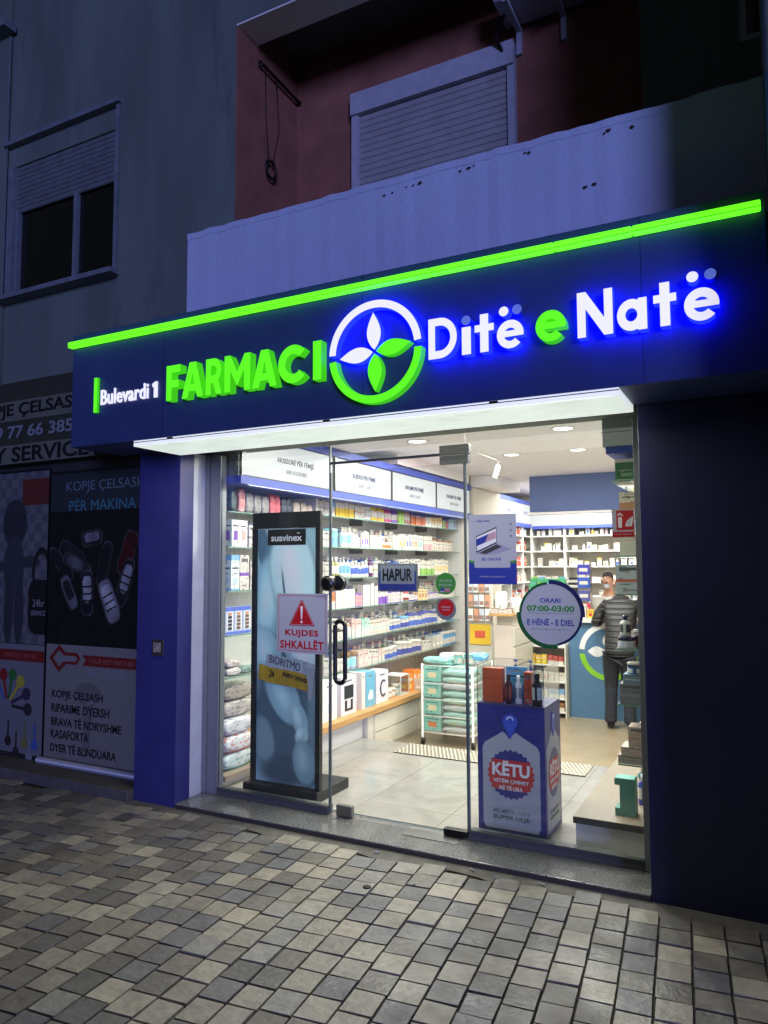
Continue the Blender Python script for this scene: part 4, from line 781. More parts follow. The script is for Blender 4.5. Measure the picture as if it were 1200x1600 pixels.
# near end of the left display, seen through the fixed pane
nd = 'in the left window display'
row([(('pack', .06, .05, .17, (70, 96, 100), (50, 60, 66), 1), 1, 'dark green pouch'), (('pack', .075, .05, .18, (196, 130, 136), (210, 180, 178), 2), 1, 'pink pouch'), (('pack', .09, .06, .15, (150, 148, 150), (120, 118, 122), 3), 3, 'grey transparent pouch'), (('pack', .07, .05, .17, (206, 96, 110), (190, 120, 130), 4), 2, 'coral pink pouch'), (('pack', .07, .05, .16, (60, 70, 88), (80, 90, 110), 5), 2, 'dark blue pouch'), (('pack', .09, .06, .14, (176, 160, 150), (150, 140, 136), 6), 3, 'beige transparent pouch')], .47, 2.0, nd+' top shelf', xf=-3.46, yend=1.58)
row([(c_(.085, .20, (214, 222, 214), PU, 'patch', .08), 1, 'tall white box with small violet figure'), (c_(.085, .20, (222, 216, 216), PK, 'patch', .08), 1, 'tall white box with pink figure'), (c_(.085, .18, (206, 204, 204), (140, 140, 144), 'line', .08), 7, 'tall pale box')], .47, 1.742, nd+' second shelf', xf=-3.46, yend=1.58)
row([(c_(.10, .26, (214, 222, 222), LB, 'band', .10), 1, 'large white box with light blue pictures'), (c_(.10, .26, (216, 208, 196), PU, 'line', .10), 1, 'large cream box with violet tube'), (c_(.09, .2, (190, 186, 184), (150, 150, 150), 'line', .09), 5, 'pale grey box')], .46, 1.422, nd+' third shelf', xf=-3.46, yend=1.58)
for i in range(3):
    b = MB(); b.box(-.03, .03, -.045, .045, 0, .20, 0, lin((196, 206, 232))).box(.0305, .032, -.036, .036, .03, .15, 0, lin((226, 228, 232))).box(.0305, .0325, -.0451, .0451, .17, .20, 0, lin((84, 110, 200))).box(.0305, .0325, -.0451, .0451, 0, .02, 0, lin((84, 110, 200)))
    for q in range(4): b.box(.033, .036, -.02, .02, .035+q*.027, .055+q*.027, 0, lin((44, 46, 56) if i == 0 else (110, 90, 80)))
    b.box(.033, .037, -.016, .016, .142, .158, 0, lin((210, 140, 80)))
    o = b.build('brush_pack', M['gloss']); o.location = (-3.50, .47+i*.10, 1.102); tag(o, ['brush pack with blue card and dark bristles, nearest the window frame', 'brush pack with blue card and brown bristles, second from the window frame', 'brush pack with blue card behind the other two, by the banner'][i], 'brush pack')
row([(('pack', .15, .16, .06, (206, 200, 196), (60, 56, 60), 8), 1, 'bottom flat cream pack'), (('pack', .15, .12, .05, (120, 150, 140), (60, 56, 60), 9), 1, 'flat green pack')], .43, .802, nd+' lowest glass shelf', xf=-3.45)
put(('pack', .15, .16, .055, (200, 190, 188), (80, 60, 62), 10), -3.53, .505, .863, 'upper flat cream pack', nd+' lowest glass shelf', 0, True)
for i, (b_, a_, dx, lab) in enumerate((((196, 206, 206), (120, 190, 190), 0, 'bottom nappy pack with teal corner'), ((208, 210, 214), (206, 90, 60), .01, 'second nappy pack from the bottom with orange mark'), ((206, 208, 212), (150, 150, 170), -.01, 'third nappy pack from the bottom'), ((176, 170, 166), (120, 116, 118), -.05, 'fourth, greyer nappy pack'), ((170, 160, 150), (110, 100, 98), -.06, 'topmost nappy pack'))):
    put(('pack', .34, .24, .118, b_, a_, 20+i), -3.58+dx, .60+max(0, -dx), .131+i*.1185, lab, 'of the stack in the left window', 0, True)
row([(('pack', .20, .2, .14, (198, 194, 190), (130, 130, 140), 30), 2, 'bulky grey pack standing behind the banner'), (('pack', .20, .2, .16, (150, 150, 156), (110, 110, 120), 31), 1, 'darker bulky pack behind the banner')], .98, .282, 'on the worktop', xf=-3.34)
# back wall stock: little white boxes and bottles
bk = 0
for zi, z in enumerate(SZ[:5]):
    for bay, xa, xb in (('narrow left', -3.25, -2.80), ('wide middle', -2.73, -1.64), ('right', -1.56, -.95)):
        x = xa+rp.uniform(0, .05)
        while x < xb-.06:
            kd = rp.random(); hh = rp.choice((.045, .06, .08, .10, .13)); wd = rp.choice((.05, .065, .08))
            sty = rp.choice(('line', 'band', 'plain', 'patch')); ac = rp.choice((BL, GN, (180, 170, 160), (170, 175, 190), YL, (190, 150, 150)))
            key = ('carton', wd, .07, hh, (228, 222, 210), ac, sty) if kd < .8 else ('bottle', .026, .11, (230, 226, 218), ac, WH)
            lab = {('carton', True): 'small low white medicine box', ('carton', False): 'taller white medicine box', ('bottle', True): 'small white medicine bottle', ('bottle', False): 'small white medicine bottle'}[(key[0], hh < .07)]
            wh = 'on the %s back wall shelf, %s bay' % (('topmost', 'second', 'third', 'fourth', 'fifth')[zi], bay)
            if rp.random() < .9 and NPROD < 900:
                put(key, x+wd/2, 7.77, z, lab, wh, -math.pi/2, stuff=True)
                if key[0] == 'carton' and hh < .07 and rp.random() < .6: put(key, x+wd/2, 7.77, z+hh+.0005, lab, wh, -math.pi/2, stuff=True)
            x += wd+rp.choice((.004, .006, .03))
    y = 6.75
    while y < 7.6 and zi < 5:
        key = rp.choice([('carton', .07, .08, .12, WH, PK, 'half'), ('carton', .08, .08, .14, PU, RD, 'full'), ('bottle', .03, .15, WH, YL, WH), ('carton', .06, .08, .1, WH, LB, 'band')]); wd = width(key)
        put(key, -3.38, y+wd/2, z, {'carton': 'mixed coloured carton', 'bottle': 'white bottle with yellow label'}[key[0]], 'on the %s side stock shelf at the far left corner' % ('topmost', 'second', 'third', 'fourth', 'fifth')[zi], stuff=True); y += wd+.02

so = STOCK.build('stock_boxes', M['gloss']); tag(so, 'many small cartons on the stock shelves and in the back rows of the glass shelves', 'boxes', None, 'stuff')
# ---- counter, rack, cabinets
ct = thing('service_counter', 'blue service counter with white top and white and green leaf emblem', 'counter', (-1.3, 5.1, -.15))
CT = Matrix.Translation((1.3, -5.1, .15))
def K(mb, name, m, bevel=0): o = mb.build(name, m, ct, False, bevel); o.location = (1.3, -5.1, .15); return o
K(MB().box(-2.05, -.56, 4.85, 5.35, -.15, .935), 'front', M['counterblue']); K(MB().box(-2.10, -.54, 4.80, 5.45, .936, .985), 'top', M['whitegloss'], .004)
ex, ez = -1.608, .61
shape('emblem_ring', [arc(ex, ez, .325, 6, 176, 40)+arc(ex, ez, .265, 176, 6, 40)], CT @ frame('Y', 0, 4.849, 0), .003, M['inkwhite'], ct)
shape('emblem_ring', [arc(ex, ez, .325, 186, 354, 40)+arc(ex, ez, .265, 354, 186, 40)], CT @ frame('Y', 0, 4.849, 0), .003, mat('lime_vinyl', (130, 190, 40), .5), ct)
for a, mm in ((90, 'inkwhite'), (180, 'inkwhite'), (0, 'inkgreen'), (270, 'inkgreen')):
    pts = []
    for i in range(13): q = i/12; pts.append((.02+q*.21, .06*math.sin(math.pi*q)))
    for i in range(11, 0, -1): q = i/12; pts.append((.02+q*.21, -.06*math.sin(math.pi*q)))
    ca, sa = math.cos(R(a)), math.sin(R(a)); shape('emblem_leaf', [[(ex+x*ca-y*sa, ez+x*sa+y*ca) for x, y in pts]], CT @ frame('Y', 0, 4.849, 0), .003, M[mm], ct)
# goods on the counter
t = thing('counter_display', 'green and blue tiered carton display full of packets on the counter end', 'display stand', (-2.38, 5.1, 1.20))
for q in range(3): MB().box(-.22, .22, -.02+q*.06, .04+q*.06, .0+q*.07, .09+q*.07).build('tier', mat('tier_blue' if q < 1 else 'tier_green', (60, 140, 200) if q < 1 else (70, 160, 110), .5), t)
for q in range(3):
    b = MB()
    for i in range(5): b.box(-.20+i*.085, -.13+i*.085, -.015+q*.06, .03+q*.06, .09+q*.07, .115+q*.07, 0, lin((WH, TL, GN, LB, WH)[(i+q) % 5]))
    b.build('packet', M['gloss'], t)
sp = thing('display_pedestal', 'white narrow cabinet carrying the green and blue display left of the counter', 'cabinet', (-2.38, 5.1, -.15)); MB().box(-.24, .24, -.05, .25, 0, 1.349).build('body', M['offwhite'], sp); MB().box(-.245, .245, -.055, .255, 1.3495, 1.3499).build('top', M['white'], sp)
wh = 'on the blue counter left of the customer'
row([(c_(.09, .14, BL, WH, 'full'), 1, 'blue and white carton'), (c_(.08, .16, WH, MG, 'patch'), 1, 'white carton with pink picture'), (c_(.07, .10, YL, RD, 'patch'), 1, 'yellow and red carton')], -2.04, .986, wh, xf=4.86, axis='x')
t = thing('packet_rack', 'tall slim wire rack of blue and pink packets standing on the counter', 'display stand', (-1.93, 5.15, .985))
MB().tube([(-.08, .06, 0), (-.08, .06, .62)], .006, 6).tube([(.08, .06, 0), (.08, .06, .62)], .006, 6).box(-.09, .09, -.03, .09, 0, .01).build('frame', M['steel'], t)
for q in range(4): MB().box(-.07, .07, -.01, .05, .03+q*.155, .155+q*.155, 0, lin(((200, 60, 90), (90, 90, 150), (60, 90, 180), (70, 70, 170))[q])).box(-.05, .05, -.012, -.0105, .07+q*.155, .11+q*.155, 0, lin(WH)).build('packet', M['gloss'], t)
t = thing('brochure_stack', 'stepped stack of dark and white brochures beside the counter rack', 'brochures', (-2.08, 5.22, .985))
for q in range(5): MB().box(-.06, .06, q*.02, q*.02+.015, 0, .34+q*.03, 0, lin(WH if q % 2 else (50, 50, 56))).build('brochure', M['gloss'], t)
rk = thing('product_rack', 'low white rack of medicine packets at the left end of the blue counter', 'rack', (-2.28, 4.85, -.15))
MB().box(-.23, -.215, -.13, .2, 0, .83).box(.205, .22, -.13, .2, 0, .83).box(-.215, .205, .19, .2, 0, .83).build('side', M['offwhite'], rk)
RZ = (.07, .22, .41, .60, .81)
for z in RZ: MB().box(-.214, .204, -.14, .189, z-.015, z).build('shelf', M['white'], rk)
for q, z in enumerate(RZ[:-1]):
    row([(c_(.06, .11, WH, (RD, BL, RD, YL)[q], ('half', 'band', 'patch', 'full')[q], .05), 3, 'packet with %s print' % ('red', 'blue', 'red window', 'yellow')[q]), (c_(.055, .10, (BR, LB, WH, (180, 60, 50))[q], WH, 'half', .05), 3, '%s packet' % ('brown', 'light blue', 'plain white', 'dark red')[q])], -2.48, z-.15, 'on the %s shelf of the low white rack' % ('lowest', 'second', 'third', 'top')[q], xf=4.73, axis='x')
t = thing('drawer_tower', 'tall white cabinet of drawers with a thin oak top, left of the hours sticker', 'cabinet', (-2.52, 4.25, -.15))
MB().box(-.11, .095, -.35, .35, 0, 1.10).build('body', mat('cabinet_pinkish', (216, 200, 190), .5), t); MB().box(-.16, .12, -.40, .38, 1.2005, 1.222).build('oak_top', M['wood'], t); MB().box(-.10, .08, -.30, .30, 1.1005, 1.20).build('riser', M['offwhite'], t)
for q in range(5): MB().box(.0955, .112, -.345, .345, .04+q*.21, .235+q*.21).build('drawer', M['offwhite'], t, bevel=.004)
row([(c_(.07, .06, WH, (110, 40, 60), 'band', .06), 3, 'small white and plum box'), (('pump', .03, .15, WH, WH, WH), 1, 'white pump bottle')], -2.66, 1.072, 'on the oak topped drawer cabinet', xf=3.90, axis='x')
t = thing('peg_display', 'free standing display with yellow card, red edge and rows of hanging packets', 'display stand', (-2.82, 3.95, -.15))
MB().box(-.13, .15, .0, .02, .30, 1.62, 0).build('panel', M['offwhite'], t); MB().box(-.14, -.131, -.02, .02, .3, 1.62).build('red_edge', M['inkred'], t); MB().box(-.12, .14, -.12, .12, 0, .30).build('foot', M['white'], t, bevel=.005)
b = MB().box(-.11, .13, -.012, -.002, .88, 1.10, 0, lin((232, 190, 50))).box(-.05, .07, -.014, -.0125, .95, 1.03, 0, lin((210, 90, 60))); b.build('yellow_card', M['paper'], t)
for r_ in range(3):
    for i in range(4): MB().box(-.115+i*.065, -.06+i*.065, -.04, -.012, 1.14+r_*.155, 1.27+r_*.155, 0, lin(((226, 224, 220), (206, 150, 120), (196, 200, 206))[(i+r_) % 3])).box(-.11+i*.065, -.065+i*.065, -.042, -.0405, 1.16+r_*.155, 1.20+r_*.155, 0, lin((150, 120, 110))).build('packet', M['gloss'], t)
for i in range(3): MB().tube([(-.08+i*.08, -.07, .32), (-.08+i*.08, -.07, .70), (-.08+i*.08, -.07, .74)], [.03, .03, .012], 10).build('hanging_bottle', M['sticker'], t, True)
for i, (x, y, z, h_, lab) in enumerate(((-2.74, 4.0, 1.0, .20, 'leftmost of the three white carrier bags above the yellow card display'), (-2.60, 4.06, 1.0725, .24, 'tallest white carrier bag, on the oak topped cabinet'), (-2.45, 4.12, 1.0725, .17, 'small white carrier bag right of the tallest one'))):
    put(('pack', .13, .10, h_, (226, 222, 216), (196, 190, 184), 70+i), x, y if i else 4.02, z if i else 1.0725, lab, '', -math.pi/2+.3*i, True)
# ---- wire trolley
tr = thing('wire_trolley', 'white wire trolley on castors filled with nappy packs', 'trolley', (-2.77, 3.16, -.15))
X0, X1, Y0, Y1 = -.262, .262, -.28, .28
f = MB()
for x in (X0, X1):
    for y in (Y0, Y1): f.tube([(x, y, .075), (x, y, .785)], .011, 8)
f.build('post', M['white'], tr, True)
for z in (.125, .285, .445, .60, .77):
    r_ = MB(); r_.tube([(X0, Y0, z), (X1, Y0, z), (X1, Y1, z), (X0, Y1, z)], .0055, 6, closed=True); r_.build('rail', M['white'], tr, True)
gb = MB()
for i in range(18): x = X0+(i+.5)*(X1-X0)/18; gb.tube([(x, Y0, .125), (x, Y1, .125)], .0022, 4)
for y in (Y0-.001,):
    for i in range(21): x = X0+.18+i*(X1-X0-.18)/21; gb.tube([(x, y, .125), (x, y, .77)], .0013, 4)
for i in range(20): y = Y0+(i+.5)*(Y1-Y0)/20; gb.tube([(X1, y, .125), (X1, y, .77)], .0016, 4)
gb.build('wire_grid', M['white'], tr)
for x in (X0, X1):
    for y in (Y0, Y1):
        w_ = MB().tube([(x-.012, y+.012, .034), (x+.012, y+.012, .034)], .034, 16).build('castor', M['black'], tr, True); MB().box(x-.018, x+.018, y-.006, y+.02, .036, .075).build('fork', M['steel'], w_)
tp = 'in the wire trolley'
for q, z in enumerate((.13, .29, .45, .606)):
    hh = .148 if q < 3 else .15
    me = ('carton', .175, .50, hh, (140, 208, 198), (232, 220, 180) if q else (216, 130, 90), 'patch'); put(me, -2.77-.17, 3.16, z-.15+.006, ('teal nappy carton with orange baby picture', 'teal nappy carton with round pale picture', 'teal nappy carton, third up', 'teal nappy carton, topmost')[q], 'in the left column of the wire trolley', -math.pi/2, True)
for q in range(9):
    put(('pack', .50, .30, .066, (170, 216, 208) if q % 3 else (206, 206, 212), (110, 190, 180) if q % 3 != 1 else (226, 214, 140), 40+q % 3), -2.77+.085, 3.16, -.15+.132+q*.0675, 'flat teal and white nappy pack', 'in the right column of the wire trolley')
for x, y, w_, key, lab in ((-2.92, 3.02, 0, ('pack', .20, .26, .05, (150, 214, 204), (240, 240, 240), 50), 'flat teal pack on the trolley top at the left'), (-2.89, 3.32, .3, ('pack', .22, .26, .06, (230, 236, 234), (150, 214, 204), 51), 'flat white pack on the trolley top at the back')):
    put(key, x, y, .617+.02, lab, 'above the wires', w_, True)
for x, y, k_, lab in ((-2.70, 3.0, ('tin', .045, .10, (160, 220, 212), WH, WH), 'aqua and white tub on the trolley top'), (-2.60, 3.02, ('tin', .045, .10, (150, 214, 206), WH, AQ), 'aqua tub on the trolley top by the right post')): put(k_, x, y, .64, lab, 'near the front', 0, True)
put(('pack', .26, .2, .07, (100, 170, 220), (240, 240, 240), 52), -2.60, 3.30, .64, 'light blue pack on the trolley top', 'at the back right', .2, True)
# ---- anti slip mat at the step
mm_ = mat('mat_ribbed', (140, 130, 114), .45, metal=.2, ns=30, na=.2)
t = thing('tread_plate', 'cream studded anti slip plate along the step edge', 'mat', (-2.03, 1.97, .0405))
MB().box(-.78, .80, -.17, .165, 0, .006).build('plate', mm_, t); MB().box(-.78, .80, -.174, -.1705, 0, .007).build('dark_edge', M['darkedge'], t)
b = MB()
for i in range(46):
    for j in range(9):
        x, y = -.765+i*.034+(j % 2)*.017, -.15+j*.036; n = len(b.v); b.v += [(x-.011, y, .006), (x, y-.008, .006), (x+.011, y, .006), (x, y+.008, .006), (x, y, .011)]
        for q in range(4): b.f.append((n+q, n+(q+1) % 4, n+4)); b.m.append(0); b.c.append(None)
b.build('stud', mat('stud_white', (232, 226, 210), .35), t)

# ---- floor display box (kiosk) with print, acrylic tray and goods
kx0, kx1, ky0, ky1, kz = -1.555, -1.148, .425, .775, .782
kk = thing('cardboard_display', 'navy square cardboard display with white tag print and clear tray on top', 'display stand', ((kx0+kx1)/2, (ky0+ky1)/2, .04))
ox, oy = (kx0+kx1)/2, (ky0+ky1)/2; KM = Matrix.Translation((-ox, -oy, -.04)); w_, h_ = kx1-kx0, kz-.04
mk = mat('kiosk_navy', (30, 38, 120), .45)
MB().box(-w_/2, w_/2, -.175, .175, 0, h_).build('body', mk, kk)
def tagprint(Mx, W_):
    s = W_/.407; sy = 1.0
    P = lambda pts: [(x*s, z) for x, z in pts]
    tagc = mat('tag_white', (168, 172, 180), .5)
    shape('white_tag', [P([(.155, .585), (.045, .515), (.032, .49), (.032, .06), (.048, .03), (.36, .03), (.375, .06), (.375, .49), (.36, .515), (.235, .585), (.22, .575), (.197, .545), (.174, .575)])], Mx, .0015, tagc, kk)
    n = 26; shape('red_badge', [P([(.203+(.143 if i % 2 else .131)*math.cos(math.pi*i/n), .345+(.143 if i % 2 else .131)*math.sin(math.pi*i/n)) for i in range(2*n)])], Mx @ Matrix.Translation((0, 0, .002)), .001, mk, kk)
    shape('red_badge', [P([(.203+(.143 if i % 2 else .131)*math.cos(math.pi*i/n), max(.255, min(.425, .345+(.143 if i % 2 else .131)*math.sin(math.pi*i/n)))) for i in range(2*n)])], Mx @ Matrix.Translation((0, 0, .0032)), .001, mat('badge_red', (190, 36, 40), .5), kk)
    text('lettering', 'KËTU', Mx @ Matrix.Translation((.203*s, .378, .0046)), .225*s, .088, M['inkwhite'], kk, .0006, bold=.035)
    text('lettering', 'VETËM ÇMIMET', Mx @ Matrix.Translation((.203*s, .305, .0046)), .215*s, .030, M['inkwhite'], kk, .0006, bold=.02)
    text('lettering', 'MË TË LIRA', Mx @ Matrix.Translation((.203*s, .268, .0046)), .14*s, .028, M['inkwhite'], kk, .0006, bold=.02)
    text('lettering', 'MË MERR TANI', Mx @ Matrix.Translation((.203*s, .135, .0022)), .22*s, .028, M['inkgrey'], kk, .0006, bold=.01)
    text('lettering', 'SUPER ULJE', Mx @ Matrix.Translation((.203*s, .095, .0022)), .22*s, .028, mat('ink_dark_green', (70, 110, 80), .5), kk, .0006, bold=.03)
    pin = mat('pin_blue', (52, 80, 190), .4)
    shape('pin', [P(arc(.203, .645, .045, -40, 220, 24)+[(.19, .57), (.203, .55), (.216, .57)])], Mx, .004, pin, kk)
    shape('pin_ring', [P(arc(.203, .655, .022, 0, 180, 12)+arc(.203, .655, .016, 180, 0, 12))], Mx @ Matrix.Translation((0, 0, .0042)), .0006, M['inkwhite'], kk)
tagprint(KM @ frame('Y', kx0, ky0-.0005, .04), w_); tagprint(KM @ frame('X', kx1+.0005, ky0, .04), .35)
a = MB(); t_ = .004
a.box(-w_/2, w_/2, -.175, -.171, h_+.001, h_+.222).box(-w_/2, w_/2, .171, .175, h_+.001, h_+.222).box(-w_/2, -w_/2+t_, -.171, .171, h_+.001, h_+.222).box(w_/2-t_, w_/2, -.171, .171, h_+.001, h_+.222)
a.build('acrylic_tray', M['acryl'], kk); e = MB()
for x0, x1, y0, y1 in ((-w_/2, w_/2, -.175, -.171), (-w_/2, w_/2, .171, .175), (-w_/2, -w_/2+t_, -.171, .171), (w_/2-t_, w_/2, -.171, .171)): e.box(x0, x1, y0, y1, h_+.2225, h_+.2245)
for x in (-w_/2, w_/2-.003): e.box(x, x+.003, -.1755, -.1725, h_+.001, h_+.222)
e.box(-w_/2, w_/2, -.178, -.1755, h_-.002, h_+.004); e.build('tray_edge', M['steel'], kk)
kt = 'in the clear display tray'
put(('carton', .125, .05, .20, (196, 84, 46), (206, 96, 56), 'plain'), -1.475, .50, kz+.001, 'orange pouch at the left', kt, -math.pi/2, True)
put(('carton', .13, .02, .205, (90, 170, 220), (40, 110, 190), 'half'), -1.35, .56, kz+.001, 'light blue backing card', kt, -math.pi/2, True)
put(('bottle', .022, .17, (70, 30, 34), (150, 60, 60), (30, 26, 30)), -1.375, .48, kz+.001, 'slim dark red bottle before the blue card', kt, 0, True)
put(('bottle', .02, .165, (200, 200, 206), (120, 120, 140), (220, 220, 224)), -1.315, .48, kz+.001, 'slim pale bottle before the blue card', kt, 0, True)
put(('carton', .045, .06, .185, (176, 70, 46), (150, 50, 40), 'line'), -1.263, .52, kz+.001, 'narrow orange box', kt, -math.pi/2, True)
put(('bottle', .030, .185, (30, 32, 34), (170, 176, 182), (18, 18, 20)), -1.20, .47, kz+.001, 'black bottle with grey label at the right', kt, 0, True)
put(('pump', .026, .23, (44, 76, 150), (60, 100, 180), (44, 76, 150)), -1.40, .70, kz+.001, 'left of the two blue pump bottles at the back', kt, 0, True)
put(('pump', .026, .225, (44, 76, 150), (60, 100, 180), (44, 76, 150)), -1.31, .72, kz+.001, 'right of the two blue pump bottles at the back', kt, 0, True)
put(('carton', .06, .08, .14, (190, 196, 200), (120, 130, 140), 'line'), -1.51, .64, kz+.001, 'grey box in the back left corner', kt, 0, True)

# ---- right window display
rd = thing('right_display_unit', 'right window display with taupe topped base, glass shelves and grey header', 'shelving', (-.77, 1.2, .04))
def RD_(mb, name, m, bevel=0): o = mb.build(name, m, rd, False, bevel); o.location = (.77, -1.2, -.04); return o
RD_(MB().box(-.985, -.56, .43, 2.12, .0405, .171), 'base', M['whitegloss']); RD_(MB().box(-.995, -.555, .415, 2.13, .1715, .207), 'top', M['taupe']); RD_(MB().box(-.995, -.555, .410, .4145, .1715, .207), 'top_edge', M['darkedge'])
RD_(MB().box(-.785, -.555, .42, 2.10, 2.262, 2.60), 'header', mat('header_grey_green', (150, 160, 152), .5)); RD_(MB().box(-.785, -.555, .415, .4195, 2.34, 2.346), 'header_groove', M['darkedge'])
RD_(MB().box(-.768, -.555, .422, 2.10, 2.222, 2.2615), 'blue_strip', M['band']); RD_(MB().box(-.56, -.545, .422, 2.10, .208, 2.2215), 'back_panel', mat('display_back', (186, 176, 162), .6))
for z in (2.07, 1.90, 1.65, 1.44, 1.14, .84, .52):
    o = RD_(MB().box(-.745, -.561, .42, 2.05, z-.008, z), 'glass_shelf', [M['shelfglass'], M['gedge2']])
    for p in o.data.polygons: p.material_index = 0 if abs(p.normal.z) > .5 else 1
wr = 'in the right window display'
def rw(items, y, z, where, xc): 
    for key, n, desc in items:
        for i in range(n):
            d_ = width(key); put(key, xc, y+d_/2, z, desc, where, rp.uniform(-.04, .04), n == 1); y += d_+.01
rw([(c_(.09, .12, (50, 120, 70), WH, 'band', .12), 1, 'green box'), (c_(.1, .12, WH, (200, 160, 120), 'patch', .12), 5, 'pale box behind the green one')], .45, 2.07, wr+' top shelf', -.665)
rw([(c_(.1, .11, (230, 220, 200), (210, 150, 110), 'half', .12), 8, 'cream box')], .50, 1.90, wr+' under the top shelf', -.655)
rw([(c_(.12, .08, WH, (210, 205, 200), 'plain', .12), 6, 'flat white box')], .48, 1.65, wr+' third shelf', -.655)
rw([(c_(.13, .16, (190, 200, 206), (200, 110, 90), 'line', .15), 1, 'grey blue box with red figure'), (c_(.12, .15, WH, (180, 170, 160), 'line', .14), 6, 'pale tall box')], .43, 1.44, wr+' fourth shelf', -.66)
rw([(('jar', .048, .062, (214, 216, 222), (190, 190, 210), (30, 34, 70)), 1, 'wide white jar with dark blue lid'), (('jar', .045, .06, (70, 34, 40), (90, 50, 50), (40, 20, 24)), 5, 'dark red jar')], .43, 1.14, wr+' fifth shelf', -.692)
put(('bottle', .030, .115, (206, 208, 204), (70, 74, 80), (34, 44, 80)), -.698, .482, 1.203, 'white bottle with dark blue cap standing on the jar', wr, 0, True)
rw([(('bottle', .026, .15, (70, 32, 36), (110, 60, 56), WH), 6, 'dark red bottle with white cap')], .46, 1.14, wr+' fifth shelf, back row', -.60)
rw([(c_(.12, .11, (128, 130, 132), (150, 152, 156), 'line', .13), 1, 'grey box nearest the pane'), (c_(.12, .1, (120, 140, 150), (170, 176, 186), 'line', .13), 5, 'blue grey box')], .43, .84, wr+' sixth shelf', -.665)
put(('carton', .11, .11, .05, (120, 150, 170), (200, 204, 206), 'line'), -.655, .49, .951, 'flat blue grey box lying on the grey box', wr, 0, True)
put(('tin', .045, .06, (70, 90, 140), (220, 222, 226), WH), -.65, .49, 1.002, 'blue tub with white lid on the stacked boxes', wr, 0, True)
rw([(('tube', .022, .11, WH, (120, 190, 220), WH), 2, 'white tube'), (('tube', .022, .12, (220, 140, 110), WH, WH), 3, 'peach tube')], .62, .84, wr+' sixth shelf, back row', -.60)
rw([(c_(.16, .045, (178, 168, 158), (150, 140, 132), 'line', .17), 1, 'flat taupe box at the stack bottom'), ], .43, .52, wr+' lowest glass shelf', -.66)
put(('carton', .14, .15, .045, (206, 188, 176), (180, 150, 140), 'line'), -.655, .50, .5655, 'flat rose box, middle of the stack', wr, 0, True); put(('carton', .12, .11, .11, (206, 180, 168), (190, 150, 140), 'line'), -.635, .49, .611, 'upright rose box on top of the stack', wr, 0, True)
rw([(c_(.12, .12, (200, 176, 160), WH, 'half', .12), 5, 'peach box')], .66, .52, wr+' lowest glass shelf, behind', -.65)
t = thing('teal_dispenser', 'teal cardboard dispenser shaped like a letter I on the taupe base', 'dispenser', (-.735, .60, .207))
sh = shape('body', [[(-.055, 0), (.055, 0), (.055, .20), (-.055, .20), (-.055, .165), (-.028, .165), (-.028, .04), (-.055, .04)]], frame('Y', 0, .03, 0), .09, mat('teal_card', (96, 156, 150), .5), t)
MB().box(-.05, .05, -.058, .028, .2005, .203).build('lid', mat('teal_lid', (120, 196, 184), .5), t)
for i, (x, y, c1, c2) in enumerate(((-.67, .80, (60, 70, 170), WH), (-.62, .72, (230, 224, 220), (206, 70, 60)), (-.60, .86, WH, (206, 70, 60)), (-.64, .95, (90, 160, 150), WH), (-.70, 1.0, (70, 140, 130), WH))):
    put(('bottle', .035, .17, c1, c2, WH if i else (220, 220, 230)), x, y, .207, ['blue bottle', 'white bottle with red label nearest the pane', 'white bottle with red label further back', 'teal bottle by the wall', 'dark teal bottle left of the teal one'][i], 'on the taupe base behind the teal dispenser', 0, True)
